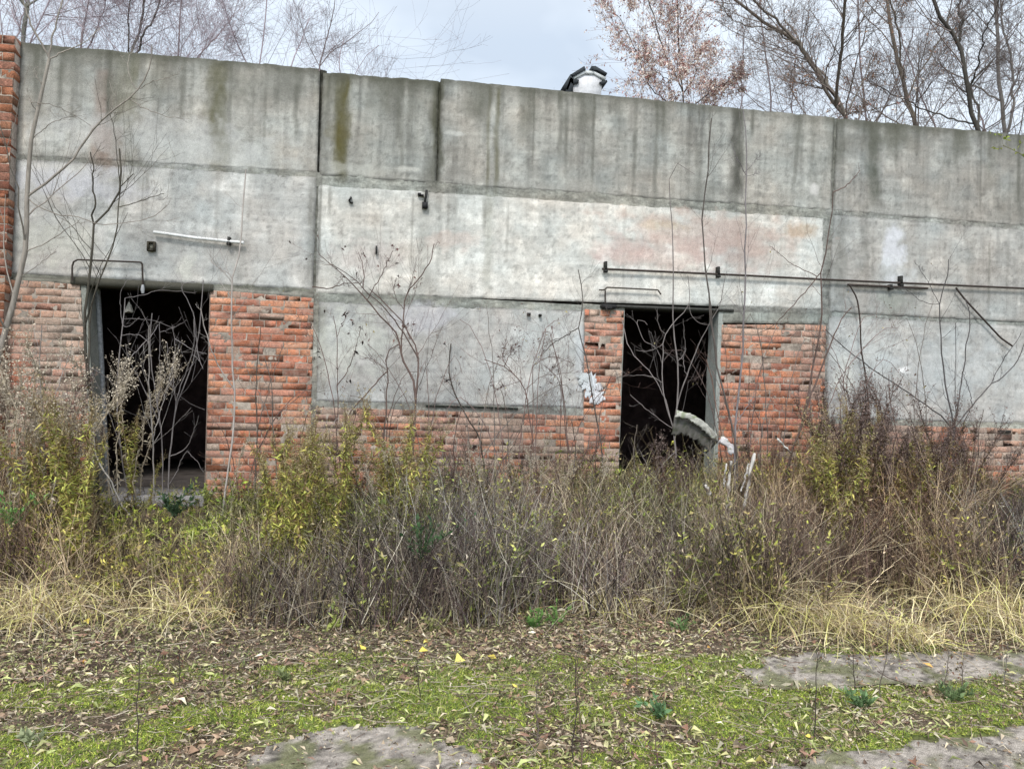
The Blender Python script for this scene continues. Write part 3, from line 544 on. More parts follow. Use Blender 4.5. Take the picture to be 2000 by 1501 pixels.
stub('dark twisted iron hook with a plate foot under the middle roof joint', 831, 386, .026, .15, 0.12, [(-.035, -.055, -.125, .025, .001, -.06), (-.085, -.04, .01, -.05, .001, .04), (-.05, -.04, 0.01, -.02, 0.001, .025)])
stub('short vertical black stub on the whitewashed panel', 735, 489, .018, .085)
stub('tiny crooked iron hook at the left of the whitewashed panel', 684, 390, .014, .05, 0.5, [(0, -.03, -.04, .03, .001, -.028)])
stub('small dark bolt on the lower panel, left one of a pair', 1032, 614, .035, .03, cat='bolt', name='bolt')
stub('small dark bolt on the lower panel, right one of a pair', 1054, 616, .028, .024, cat='bolt', name='bolt')
# steel strip under the lower middle panel
pipe('steel_strip', 'dark steel strip along the bottom edge of the lower middle panel', 'strip', [(832, 792), (920, 794), (1012, 798)], 0.011, (0.02, 0.025, 0.02), Y=-0.012)
# hanging lamp fitting in the left doorway
root = tag(empty('hanging_lamp', tuple(Wp(279, 556, -0.06))), 'small pale broken lamp holder hanging at the top of the left doorway', 'lamp')
V, F, _ = tubes(np.array([[(0, 0, 0), (0.0, 0, -.05), (0.003, 0, -.09)]]), np.array([[.012, .02, .012]]), 8); build('lamp_holder', V, [F], M_PAINT, root, np.broadcast_to(np.array((.35, .36, .38)), (len(V), 3)), True)
root = tag(empty('hanging_cone', tuple(Wp(252, 590, 0.2))), 'pale conical rag like shade hanging just inside the left doorway', 'lamp shade')
V, F, _ = tubes(np.array([[(0, 0, 0), (0, 0, -.03), (0, 0, -.09), (0, 0, -.11)]]), np.array([[.006, .02, .045, .04]]), 9); V += np.random.default_rng(4).normal(size=V.shape)*.004; build('shade', V, [F], M_PAINT, root, np.broadcast_to(np.array((.34, .32, .28)), (len(V), 3)), True)
V, F, _ = tubes(np.array([[(0, 0, 0), (0.01, 0, .08), (0.0, 0, .22)]]), np.full((1, 3), .004), 5); build('cord', V, [F], M_IRON, root, np.broadcast_to(np.array(K_), (len(V), 3)), True)
# splash of old white paint on the narrow brick pier
mb = MB(); r = np.random.default_rng(8); q = Wp(1152, 756, 0)
n = 46; a = np.linspace(0, 2*np.pi, n, endpoint=False); rr = 1+0.35*np.array([vnoise(np.cos(t)*2+5, np.sin(t)*2, 7)-0.5 for t in a])*2+r.normal(size=n)*.07
ox = np.cos(a)*rr*0.15; oz = np.sin(a)*rr*0.155-0.25*np.cos(a)*rr*0.15
def patch(name, label, q, ox, oz, col, y):
    n = len(ox); V = [(0, y-0.004, 0)]+[(x*s, y-(0.003 if s < 1 else 0), z*s) for s in (0.5, 0.85, 1.0) for x, z in zip(ox, oz)]
    k = np.arange(n); k2 = (k+1) % n; F3 = np.stack([np.zeros(n, int), 1+k, 1+k2], 1); F4 = np.concatenate([np.stack([1+s*n+k, 1+(s+1)*n+k, 1+(s+1)*n+k2, 1+s*n+k2], 1) for s in (0, 1)])
    o = MB().add(np.array(V), [F3, F4], col).build(name, M_PAINT, B); o.location = (q[0], 0, q[2]); o['label'] = label; return o
for j_, (dx_, dz_, sc_, cc_) in enumerate([(0.0, 0.03, 0.72, (0.60, 0.63, 0.66)), (0.075, -0.085, 0.55, (0.62, 0.63, 0.66)), (-0.085, 0.11, 0.42, (0.50, 0.53, 0.54)), (0.10, -0.005, 0.25, (0.48, 0.48, 0.5))]):
    rg_ = 1+0.5*np.array([vnoise(np.cos(t)*3+j_*7, np.sin(t)*3, 11)-0.5 for t in a])*2+r.normal(size=n)*.13; patch('paint_patch', ['ragged splash of white paint left of the right doorway', 'lower splash of white paint beside the doorway edge', 'faint upper white paint splash', 'small white paint fleck'][j_], (q[0]+dx_, 0, q[2]+dz_), np.cos(a)*rg_*0.15*sc_, np.sin(a)*rg_*0.17*sc_, cc_, -0.020-0.002*j_)
# vent hole at the lower right, a raised box coloured black as its shade
mb = MB(); q = Wp(1965, 842, -0.03); mb.box((q[0]-.10, -0.03, q[2]-.02), (q[0]+.07, -0.008, q[2]+.012), (0.02, .018, .016)); o = mb.build('hole_shade', M_IRON, B)

# ================================================================== ROOF VENT
RY = 1.6
def rp(px, py, y=RY): return Wp(px, py, y)
root = tag(empty('roof_vent', tuple(rp(1140, 200))), 'grey gabled roof vent with torn black felt standing above the parapet', 'roof vent')
body = [(1120, 215), (1120, 162), (1126, 150), (1142, 140), (1158, 141), (1172, 150), (1176, 160), (1172, 215)]
def extr(px, y0, y1, col, name, m=M_PAINT, par=None):
    A = [rp(a, b) for a, b in px]; n = len(A); V = np.array([(p[0], y0, p[2]) for p in A]+[(p[0], y1, p[2]) for p in A]); c0 = V[:n].mean(0); c1 = V[n:].mean(0)
    V = np.vstack([V, c0, c1]); k = np.arange(n); k2 = (k+1) % n
    F3 = np.concatenate([np.stack([k2, k, np.full(n, 2*n)], 1), np.stack([k+n, k2+n, np.full(n, 2*n+1)], 1)]); F4 = np.stack([k, k2, k2+n, k+n], 1)
    mb = MB().add(local(V, par), [F3, F4], col); return mb.build(name, m, par)
extr(body, RY, RY+0.5, (0.62, 0.62, 0.64), 'vent_body', M_PAINT, root)
for lab, pts in (('eave', [(1113, 148), (1140, 131), (1143, 138), (1117, 153)]), ('eave', [(1154, 131), (1162, 131), (1185, 145), (1183, 149), (1160, 139), (1155, 139)]), ('side_flap', [(1097, 172), (1113, 147), (1119, 151), (1108, 178)]), ('side_flap', [(1100, 190), (1113, 153), (1119, 156), (1116, 190)]), ('side_flap', [(1113, 154), (1130, 158), (1128, 164), (1115, 166)]), ('side_flap', [(1170, 162), (1184, 158), (1185, 162), (1176, 168)])):
    extr(pts, RY-0.035, RY+0.25, (0.03, 0.035, 0.04), lab, M_IRON, root)
for q_ in ([(1113, 153), (1142, 139), (1142, 145), (1117, 158)], [(1142, 139), (1160, 140), (1160, 146), (1142, 145)], [(1160, 140), (1184, 153), (1181, 158), (1160, 146)]): extr(q_, RY-0.02, RY+0.5, (0.50, 0.52, 0.52), 'vent_roof', M_PAINT, root)

#==VEG==
# ================================================================== VEGETATION
UP = np.array([0, 0, 1.0])
def shade(C, rng, n, a=0.25): return np.array(C)[None]*(1+a*rng.normal(size=(n, 1))).clip(0.35, 1.8)
def pick(cols, wts, rng, n, a=0.2):
    wts = np.array(wts, float); i = rng.choice(len(cols), n, p=wts/wts.sum()); return np.array(cols)[i]*(1+a*rng.normal(size=(n, 1))).clip(0.4, 1.7)

def snap(Q, PP):                      # join the start of a limb to the nearest stem already built
    if not PP: return Q
    A = np.concatenate(PP); d = np.hypot(A[:, 0]-Q[0, 0], A[:, 2]-Q[0, 2]); k = d.argmin()
    if d[k] > 0.25*(1 if abs(Q[0, 1]) < 4 else 3): return Q
    f = np.linspace(1, 0, len(Q))[:, None]**2; v = A[k]-Q[0]; Q = Q+v*f*np.array([1, 0, 1])+np.array([0, v[1], 0]); return Q
# ---- traced saplings in front of the wall ------------------------------------------------
def sapling(name, label, cat, stems, off, col, seed, twigs=(3, 3), tlen=0.35, tcol=None, leafy=None, group=None, base=True, thick=1.0, up=0.25, noise=0.012, t0=0.35):
    """stems: list of (photo points, px width at start, px width at end[, goes to ground]) traced on a plane off metres before the wall"""
    r = np.random.default_rng(seed); PP = []; RR = []; K = 18; CC = []
    for s in stems:
        pts, w0, w1 = s[:3]; gr = s[3] if len(s) > 3 else False
        P = np.array([Wp(a, b, -off) for a, b in pts]); dist = (CD-off)/1.0
        if gr:                                                       # continue down into the soil
            x, z = P[0][0], P[0][2]; P = np.vstack([[x-(P[1][0]-x)*0.35, -off, float(gz(x, -off))-0.05], P]) if z > 0.15 else P
        Q = cr_path(P, K); t = np.linspace(0, 1, K)
        dep = (r.normal()*t**1.5*0.22+np.cumsum(r.normal(size=K))*noise*0.8)*(1 if gr else 0.6); dep[0] = 0
        Q[:, 1] += np.clip(dep, -0.4, off-0.03); Q[1:-1, 0] += r.normal(size=K-2)*noise*0.35; Q[1:-1, 2] += r.normal(size=K-2)*noise*0.3
        px2m = dist/FPX; Q = Q if gr else snap(Q, PP); Q[:, 1] = np.minimum(Q[:, 1], -0.02 if off > 0.1 else 0.1); PP.append(Q); RR.append(np.linspace(w0, w1, K)*px2m*0.5*thick*0.62); CC.append(np.array(col)*(0.85+0.3*r.random()))
    PP = np.array(PP); RR = np.array(RR); root = empty(name, tuple(PP[0, 0])); tag(root, label, cat, group)
    V, F, C = tubes(PP, RR, 5, CC); n = (0.75+0.5*fbm(V[:, 2]*9, V[:, 0]*9, 3, seed))[:, None]; build('trunk', local(V, root), [F], M_BARK, root, C*n, True)
    lev = []; P1, R1 = PP, RR; tc = np.array(tcol if tcol is not None else col)
    P1, R1 = spawn(PP, RR, twigs[0]+2, tlen, (25, 60), up, r, 8, t0, 1.0, 0.5, 0.14, 0.35, lmin=0.05); R1 = np.maximum(R1*0.8, 0.0011); lev.append((P1, R1))
    if twigs[1]:
        P2, R2 = spawn(P1, R1, twigs[1], 0.5, (25, 55), up, r, 6, 0.25, 1.0, 0.65, 0.14, 0.4, lmin=0.03); R2 = np.maximum(R2, 0.0010); lev.append((P2, R2))
    mb = MB()
    for P_, R_ in lev: V, F, C = tubes(P_, R_, 3, shade(tc, r, len(P_), 0.18)); mb.add(local(V, root), [F], C)
    mb.build('twigs', M_TWIG, root, True)
    if leafy:
        cnt, lcols, lsz = leafy; Pl, _ = lev[-1]; n = cnt; i = r.integers(0, len(Pl), n); k = r.integers(1, Pl.shape[1], n); c_ = Pl[i, k]
        d = r.normal(size=(n, 3)); d[:, 2] -= 0.6; V, F, C = leaves(c_, d, r.normal(size=(n, 3))+UP, lsz*(0.6+0.8*r.random(n)), lsz*0.5*(0.6+0.7*r.random(n)), pick(lcols, [1]*len(lcols), r, n), 0.3, r.normal(size=n)*0.4)
        build('leaves', local(V, root), [F], M_LEAF, root, C)
    return root
PALE = (0.30, 0.275, 0.26); GREY = (0.17, 0.15, 0.135); DRK = (0.055, 0.045, 0.038); RDB = (0.13, 0.085, 0.075); MIDB = (0.12, 0.10, 0.085); WHT = (0.50, 0.48, 0.46)
sapling('young_tree', 'tall pale sapling with a forked crown by the left brick pier', 'sapling', [
    ([(-25, 900), (-8, 740), (8, 660), (22, 615), (32, 570), (45, 525), (55, 470), (61, 402), (66, 345), (73, 290), (85, 235), (98, 182), (106, 150), (111, 130)], 27, 11, True),
    ([(111, 131), (95, 100), (75, 60), (62, 30), (50, -10), (45, -40)], 7, 5), ([(111, 131), (114, 90), (118, 50), (122, 0), (124, -50)], 7, 4), ([(111, 131), (135, 115), (158, 103), (176, 92), (200, 60)], 5, 2),
    ([(61, 404), (90, 380), (120, 352), (146, 328), (165, 298), (185, 270), (210, 241), (240, 215), (270, 192), (288, 165), (300, 140), (305, 100)], 9, 4),
    ([(270, 193), (300, 176), (330, 168), (362, 164)], 3, 1.5), ([(268, 194), (290, 215), (315, 228), (340, 238), (366, 242)], 4, 1.5), ([(272, 190), (260, 170), (250, 130), (254, 90)], 3, 1.5),
    ([(75, 398), (95, 415), (130, 430), (171, 434), (217, 448), (262, 446), (301, 441), (325, 432), (345, 416)], 4, 2), ([(50, 520), (90, 490), (130, 460), (168, 436)], 4, 2), ([(45, 530), (80, 515), (110, 490)], 3, 2),
    ([(98, 184), (85, 165), (75, 140)], 3, 1.5), ([(85, 235), (78, 215), (72, 200)], 3, 1.5), ([(76, 290), (100, 265), (130, 248), (170, 242)], 3, 1.5), ([(85, 210), (120, 215), (150, 228), (172, 240)], 3, 1.5)],
    0.9, (0.24, 0.215, 0.19), 101, (3, 3), 0.28, thick=0.85)
sapling('young_tree', 'dark double stemmed sapling in front of the left side of the left doorway', 'sapling', [
    ([(186, 900), (176, 800), (166, 730), (160, 660), (160, 590), (168, 545), (171, 500), (173, 427), (180, 415), (200, 403), (213, 388), (222, 370), (227, 350), (226, 320), (222, 280)], 12, 5, True),
    ([(173, 427), (172, 412), (181, 390), (177, 357), (182, 325), (180, 300)], 6, 3), ([(186, 890), (172, 740), (170, 660), (169, 615), (174, 575), (192, 532), (202, 500), (212, 470), (220, 437), (223, 400), (226, 350), (232, 335), (250, 330)], 9, 3, True),
    ([(220, 400), (250, 392), (280, 380), (312, 370)], 3, 2), ([(226, 350), (224, 300), (226, 260), (222, 230)], 3, 1.5)],
    0.55, (0.075, 0.068, 0.055), 102, (4, 4), 0.30)
sapling('young_tree', 'slim pale sapling in front of the brick just right of the left doorway', 'sapling', [
    ([(425, 1080), (436, 1000), (441, 952), (449, 890), (455, 830), (458, 775), (455, 725), (452, 665), (450, 610), (448, 555), (452, 530), (460, 512), (466, 480), (467, 430), (471, 380), (474, 320)], 9, 5, True),
    ([(458, 777), (445, 752), (427, 721), (410, 680), (398, 640), (390, 600)], 5, 4), ([(449, 560), (440, 540), (420, 520), (400, 500)], 3, 2)],
    0.9, (0.31, 0.28, 0.26), 103, (4, 3), 0.16, thick=0.8)
sapling('young_tree', 'pale many stemmed sapling filling the left doorway', 'sapling', [
    ([(252, 985), (240, 910), (231, 860), (226, 812), (224, 760), (225, 710), (230, 655), (233, 610), (234, 578)], 7, 5, True), ([(330, 980), (330, 925), (336, 850), (343, 795), (352, 770), (364, 739), (380, 690), (389, 640), (392, 600), (395, 545)], 8, 4, True),
    ([(318, 950), (316, 880), (312, 830), (300, 760), (294, 725), (287, 672), (287, 640), (290, 609)], 6, 5, True), ([(315, 830), (290, 775), (270, 735), (256, 705), (249, 672)], 5, 4), ([(259, 700), (275, 675), (288, 655), (296, 630)], 5, 3),
    ([(325, 800), (335, 770), (350, 742), (366, 715), (381, 686), (386, 655), (388, 627)], 5, 4), ([(381, 690), (395, 705), (405, 722)], 3, 2), ([(405, 700), (398, 680), (393, 655), (389, 620), (376, 590), (366, 575), (368, 560), (390, 556)], 4, 3),
    ([(345, 790), (338, 740), (338, 700), (341, 676), (336, 634)], 4, 3), ([(322, 800), (318, 740), (315, 700), (316, 630)], 4, 3), ([(326, 770), (324, 740), (325, 700), (326, 668)], 3, 3), ([(245, 870), (215, 800), (196, 750), (185, 720)], 4, 3), ([(190, 700), (205, 725), (222, 750)], 4, 3), ([(400, 800), (375, 788), (352, 768)], 3, 2),
    ([(335, 900), (365, 880), (385, 845), (402, 810)], 5, 3), ([(360, 950), (358, 900), (368, 880)], 4, 3), ([(370, 880), (390, 900), (402, 920)], 3, 2), ([(180, 632), (210, 637), (236, 637), (255, 628), (270, 618)], 3, 2), ([(235, 660), (250, 655), (270, 655), (290, 668)], 3, 3), ([(185, 627), (205, 605), (215, 590), (228, 565), (245, 545)], 4, 2), ([(240, 616), (268, 618), (300, 625), (335, 640)], 3, 2), ([(320, 648), (350, 640), (378, 630)], 3, 2), ([(350, 663), (375, 682), (400, 690)], 4, 3), ([(258, 585), (285, 573), (300, 563), (330, 560), (362, 562)], 3, 2)],
    0.5, (0.17, 0.155, 0.155), 104, (0, 2), 0.30, noise=0.008, t0=0.15, thick=0.66)
sapling('young_tree', 'long pale stem arching down to the right below the left doorway', 'sapling', [
    ([(255, 1010), (235, 985), (215, 945), (196, 917), (184, 890), (180, 860), (182, 820)], 6, 4, True), ([(200, 915), (230, 1000), (255, 1030), (285, 1070)], 5, 3)], 0.8, (0.36, 0.34, 0.31), 105, (2, 2), 0.2)
sapling('bramble_bush', 'reddish brown branching bramble in front of the left end of the lower middle panel', 'shrub', [
    ([(808, 960), (806, 900), (810, 830), (813, 777), (817, 730), (817, 697), (812, 670), (800, 648), (785, 625), (768, 605), (742, 578), (722, 560)], 9, 3, True), ([(811, 790), (806, 745), (795, 720), (782, 697), (785, 679), (768, 644), (743, 616), (715, 581), (687, 550), (665, 530), (645, 511), (620, 490)], 8, 2),
    ([(817, 695), (796, 660), (775, 627), (748, 597), (722, 575), (690, 545), (650, 520)], 5, 2), ([(786, 680), (787, 655), (791, 595), (796, 564), (810, 548), (824, 532), (836, 515), (845, 497), (850, 470)], 5, 3), ([(817, 700), (810, 669), (799, 650), (793, 625)], 4, 2),
    ([(722, 581), (731, 562), (740, 546), (755, 515), (768, 487)], 3, 2), ([(708, 565), (710, 540), (708, 515), (700, 490)], 3, 2), ([(750, 960), (750, 865), (754, 777), (757, 740), (756, 725), (752, 700), (764, 684), (778, 676)], 7, 3, True),
    ([(756, 725), (745, 735), (733, 749), (720, 765), (705, 781), (684, 809), (674, 850), (668, 890)], 4, 3), ([(755, 722), (730, 705), (715, 700)], 2, 1.5), ([(610, 560), (640, 562), (670, 552), (700, 548)], 4, 2), ([(796, 600), (780, 585), (770, 560), (775, 540)], 2.5, 1.5)],
    0.7, (0.12, 0.085, 0.075), 106, (6, 5), 0.24, leafy=(50, [(0.12, 0.05, 0.05), (0.06, 0.045, 0.04), (0.2, 0.1, 0.08)], 0.04))
sapling('dry_weed', 'tall dry stem with dark curled leaves at the left of the lower middle panel', 'dry weed', [
    ([(655, 900), (659, 800), (659, 725), (658, 680), (656, 637), (650, 615)], 4, 2, True), ([(658, 760), (675, 735), (690, 700), (700, 665), (706, 645)], 3, 1.5), ([(656, 650), (668, 630), (676, 618)], 2, 1)], 0.6, RDB, 107, (4, 3), 0.18,
    leafy=(26, [(0.03, 0.025, 0.025), (0.06, 0.03, 0.03)], 0.045))
sapling('young_tree', 'thin dark leaning stem in the middle of the lower middle panel', 'sapling', [
    ([(950, 960), (945, 890), (943, 865), (934, 840), (922, 823), (908, 795), (897, 770), (890, 740), (885, 718), (888, 690), (892, 662)], 6, 4, True), ([(896, 765), (885, 745), (872, 735)], 2, 1.5)], 0.7, DRK, 108, (5, 3), 0.12,
    leafy=(14, [(0.03, 0.025, 0.03)], 0.045))
sapling('dry_bush', 'wiry arching bush before the right half of the lower middle panel', 'shrub', [
    ([(1052, 960), (1045, 880), (1037, 820), (1032, 775), (1027, 756), (1015, 738), (1002, 725), (985, 712), (964, 707), (950, 700)], 5, 3, True), ([(1000, 724), (985, 700), (988, 680), (995, 665)], 3, 1.5), ([(985, 712), (1000, 690), (1012, 670)], 3, 1.5), ([(1040, 880), (1045, 800), (1046, 740), (1048, 712), (1060, 700)], 4, 2, True),
    ([(1048, 712), (1070, 698), (1090, 695), (1120, 705)], 2.5, 1.5), ([(1030, 760), (1060, 735), (1090, 730), (1120, 725)], 2, 1), ([(1090, 900), (1088, 800), (1085, 750), (1070, 730), (1050, 715)], 3, 2, True), ([(1020, 750), (990, 755), (970, 760)], 2, 1)],
    0.7, RDB, 109, (7, 6), 0.28, leafy=(50, [(0.10, 0.04, 0.04), (0.05, 0.035, 0.035)], 0.035))
sapling('young_tree', 'thin curving sapling crossing the narrow brick pier left of the right doorway', 'sapling', [
    ([(1182, 1000), (1178, 930), (1174, 868), (1167, 816), (1156, 760), (1146, 697), (1138, 665), (1134, 641), (1138, 610), (1141, 585), (1138, 550), (1132, 525)], 6, 3, True), ([(1134, 641), (1115, 652), (1097, 662), (1080, 672), (1065, 690)], 4, 2), ([(1100, 660), (1085, 662), (1070, 675)], 2, 1.5)],
    0.65, (0.085, 0.075, 0.068), 110, (5, 4), 0.2)
sapling('young_tree', 'many stemmed grey sapling spreading in front of the right doorway', 'sapling', [
    ([(1325, 1000), (1319, 920), (1319, 866), (1316, 830), (1324, 780), (1325, 740), (1322, 700), (1318, 670), (1314, 649), (1312, 596), (1313, 540), (1310, 450), (1304, 380), (1303, 330), (1318, 322), (1335, 325), (1352, 345)], 11, 3, True),
    ([(1318, 840), (1305, 800), (1294, 745), (1293, 684), (1294, 660), (1302, 645), (1313, 630), (1325, 617), (1337, 604), (1340, 580), (1335, 540)], 7, 3), ([(1310, 820), (1300, 775), (1276, 727), (1262, 710), (1252, 697), (1242, 677), (1236, 657), (1232, 615)], 5, 4), ([(1300, 715), (1290, 690), (1279, 676), (1265, 668), (1258, 657), (1252, 640), (1250, 625), (1265, 625), (1272, 632)], 4, 3),
    ([(1325, 800), (1335, 760), (1343, 740), (1347, 720), (1351, 708), (1358, 690), (1364, 673), (1373, 655), (1380, 637), (1390, 620), (1400, 600), (1405, 570), (1408, 540)], 7, 3), ([(1337, 604), (1341, 620), (1348, 628), (1360, 635), (1377, 638)], 3, 2), ([(1294, 660), (1285, 645), (1281, 630), (1280, 615)], 4, 2),
    ([(1318, 700), (1330, 690), (1335, 680), (1328, 640), (1325, 625)], 4, 2), ([(1300, 900), (1275, 925), (1260, 932), (1240, 940)], 6, 3), ([(1315, 900), (1295, 915), (1278, 927), (1268, 905), (1258, 880)], 5, 3), ([(1290, 850), (1270, 815), (1250, 790), (1232, 770)], 4, 3), ([(1345, 740), (1338, 720), (1340, 690), (1345, 680)], 3, 2), ([(1294, 668), (1280, 680), (1265, 685), (1250, 682)], 4, 2), ([(1300, 740), (1270, 730), (1240, 732), (1215, 735)], 4, 2), ([(1295, 690), (1302, 690), (1320, 705), (1330, 715)], 3, 2)],
    0.7, (0.19, 0.17, 0.165), 111, (1, 3), 0.24, noise=0.008, t0=0.12, thick=0.66)
sapling('young_tree', 'tall straight dark sapling rising right of the right doorway up to the top panel', 'sapling', [
    ([(1440, 1000), (1438, 910), (1433, 858), (1424, 820), (1415, 788), (1404, 750), (1394, 711), (1386, 650), (1379, 595), (1372, 550), (1365, 515), (1360, 470), (1357, 437), (1360, 385), (1363, 350), (1364, 300), (1365, 252)], 12, 6, True), ([(1390, 700), (1386, 640), (1381, 590), (1378, 550), (1372, 507), (1368, 470), (1366, 437), (1370, 400)], 7, 3)],
    1.0, (0.115, 0.10, 0.092), 112, (4, 3), 0.12, thick=0.62)
sapling('young_tree', 'tallest thin grey sapling whose vertical tip reaches the parapet right of the right doorway', 'sapling', [
    ([(1436, 1010), (1436, 940), (1437, 880), (1440, 830), (1446, 800), (1450, 777), (1456, 740), (1459, 707), (1462, 670), (1464, 637), (1468, 590), (1471, 550), (1473, 480), (1476, 450), (1478, 420), (1480, 367), (1484, 315), (1483, 260), (1482, 217), (1481, 180)], 9, 3, True), ([(1484, 317), (1470, 300), (1460, 285), (1454, 272)], 3, 1.5), ([(1484, 317), (1496, 303), (1508, 288)], 2.5, 1.5), ([(1484, 335), (1500, 325), (1515, 318)], 2, 1.2),
    ([(1456, 815), (1465, 800), (1478, 785), (1496, 774)], 4, 2)], 1.0, (0.17, 0.155, 0.16), 113, (5, 3), 0.12)
sapling('young_tree', 'leaning pair of reddish saplings in front of the right end of the whitewashed panel', 'sapling', [
    ([(1530, 1010), (1532, 950), (1545, 882), (1558, 850), (1566, 823), (1572, 790), (1576, 767), (1580, 725), (1586, 690), (1590, 672), (1595, 640), (1597, 613), (1594, 580), (1592, 543), (1595, 510), (1599, 480), (1603, 440), (1606, 385)], 9, 3, True), ([(1560, 850), (1575, 800), (1580, 777), (1589, 750), (1597, 718), (1607, 690), (1615, 665), (1624, 645), (1632, 627), (1650, 602)], 8, 3),
    ([(1594, 545), (1565, 575), (1535, 607), (1506, 637), (1480, 650)], 4, 2), ([(1590, 543), (1560, 528), (1530, 507), (1503, 480)], 3, 1.5), ([(1625, 385), (1645, 370), (1660, 350), (1675, 335)], 4, 2)], 0.9, (0.12, 0.085, 0.075), 114, (4, 3), 0.14)
sapling('young_tree', 'cluster of four thin brown stems before the brick right of the right doorway', 'sapling', [
    ([(1436, 960), (1420, 880), (1410, 830), (1404, 800), (1398, 740), (1390, 700)], 4, 3, True), ([(1446, 960), (1438, 870), (1436, 780), (1438, 700), (1437, 660)], 4, 2, True), ([(1462, 930), (1470, 840), (1474, 790), (1478, 700)], 4, 2, True), ([(1500, 960), (1510, 880), (1512, 820), (1505, 770)], 4, 2, True)], 0.8, (0.16, 0.10, 0.08), 115, (4, 4), 0.18)
sapling('young_tree', 'bare fan shaped sapling in front of the lower right panel', 'sapling', [
    ([(1866, 1010), (1862, 940), (1860, 880), (1858, 830), (1846, 777), (1840, 740), (1835, 707), (1829, 670), (1825, 637), (1821, 606), (1826, 575), (1832, 550), (1839, 529), (1838, 510)], 8, 3, True), ([(1858, 835), (1867, 781), (1874, 740), (1881, 707), (1884, 670), (1891, 630), (1888, 605), (1882, 585)], 5, 3),
    ([(1862, 838), (1870, 826), (1895, 795), (1912, 775), (1930, 753), (1950, 740), (1975, 718), (1988, 698), (1996, 676), (2010, 650)], 5, 3), ([(1853, 830), (1835, 810), (1807, 788), (1775, 765), (1745, 745), (1720, 728), (1690, 705), (1655, 675), (1625, 641)], 5, 3),
    ([(1930, 753), (1945, 720), (1960, 690), (1972, 670), (1978, 652)], 3, 2), ([(1902, 790), (1895, 760), (1885, 725)], 3, 2), ([(1821, 606), (1795, 600), (1760, 580), (1735, 563)], 2.5, 1.5), ([(1821, 600), (1812, 575), (1800, 545), (1782, 510)], 2.5, 1.5), ([(1870, 900), (1872, 820), (1870, 700), (1869, 630)], 3, 2)],
    0.6, (0.095, 0.088, 0.088), 116, (4, 3), 0.15)
sapling('young_tree', 'little bare sapling sprouting from the crack on top of the parapet', 'sapling', [
    ([(624, 140), (624, 130), (632, 100), (640, 70), (650, 30), (656, -10)], 5, 2), ([(624, 132), (645, 105), (670, 88), (700, 65), (725, 45), (740, 25)], 3, 1.5), ([(623, 132), (610, 105), (598, 80), (585, 40), (575, 10)], 2.5, 1.5), ([(625, 130), (640, 110), (655, 90), (680, 70)], 2, 1)],
    0.02, (0.16, 0.13, 0.135), 117, (7, 5), 0.28, noise=0.004, t0=0.15)
sapling('leafy_twig', 'bright yellow green leafy branch tip reaching in at the upper right edge', 'branch', [
    ([(2190, 420), (2100, 380), (2040, 345), (2000, 322), (1965, 300), (1945, 290)], 6, 2), ([(2060, 356), (2020, 350), (1985, 345)], 3, 1.5), ([(2190, 1100), (2192, 800), (2190, 600), (2190, 420)], 8, 6, True)],
    3.0, (0.16, 0.16, 0.07), 118, (7, 3), 0.14, leafy=(150, [(0.30, 0.38, 0.06), (0.38, 0.42, 0.10), (0.22, 0.30, 0.05)], 0.035))
STEM_LAB = ['thin pale stem inside the left doorway, right of the feathery weeds', 'short reddish stem before the brick between left doorway and wall joint', 'tall brown stem just right of the slim pale sapling', 'grey stem against the brick, a little left of the wall joint', 'pale stem standing right under the left wall joint', 'reddish stem under the middle of the lower middle panel',
    'brown stem under the right end of the lower middle panel', 'grey stem rightmost under the wiry arching bush', 'pale stem left of the black cable', 'reddish stem right of the black cable', 'brown stem behind the foot of the fan shaped sapling', 'grey stem leaning left below the black cable', 'pale stem in the goldenrod left of the left doorway', 'reddish stem close to the left jamb of the left doorway',
    'brown stem at the left foot of the right doorway', 'grey stem below the broken white board', 'pale stem leaning left in front of the bramble', 'reddish stem leaning right in the brush before the right brick stretch', 'brown stem left of the wiry arching bush', 'grey stem in the brush right of the bramble']
for k, (x, yb, yt, ln_) in enumerate([(300, 980, 640, 8), (520, 1010, 860, -12), (500, 930, 640, 12), (540, 900, 700, -15), (600, 960, 800, 20), (880, 980, 800, 14), (1120, 990, 820, -14), (960, 1010, 880, 20), (1650, 960, 740, -10), (1770, 960, 730, 10), (1910, 990, 800, 12), (1640, 1000, 800, -22), (90, 960, 640, 14), (130, 980, 740, -8), (1240, 1030, 830, 14), (1385, 1040, 860, 8), (700, 1050, 880, -16), (1560, 1040, 860, 24), (1000, 960, 760, -10), (780, 1040, 900, 10)]):
    sapling('dry_sapling', STEM_LAB[k], 'sapling', [([(x, yb), (x+ln_*.3, lerp(yb, yt, .35)), (x+ln_*.2, lerp(yb, yt, .7)), (x+ln_, yt)], 5, 2.5, True), ([(x+ln_*.3, lerp(yb, yt, .35)), (x+ln_*.3+22*(-1)**k, lerp(yb, yt, .62)), (x+ln_+40*(-1)**k, lerp(yb, yt, .9))], 3, 1.5)],
            0.6+0.05*(k % 9), [PALE, RDB, MIDB, GREY][k % 4], 140+k, (4, 3), 0.22, group='thin bare stems in the brush')

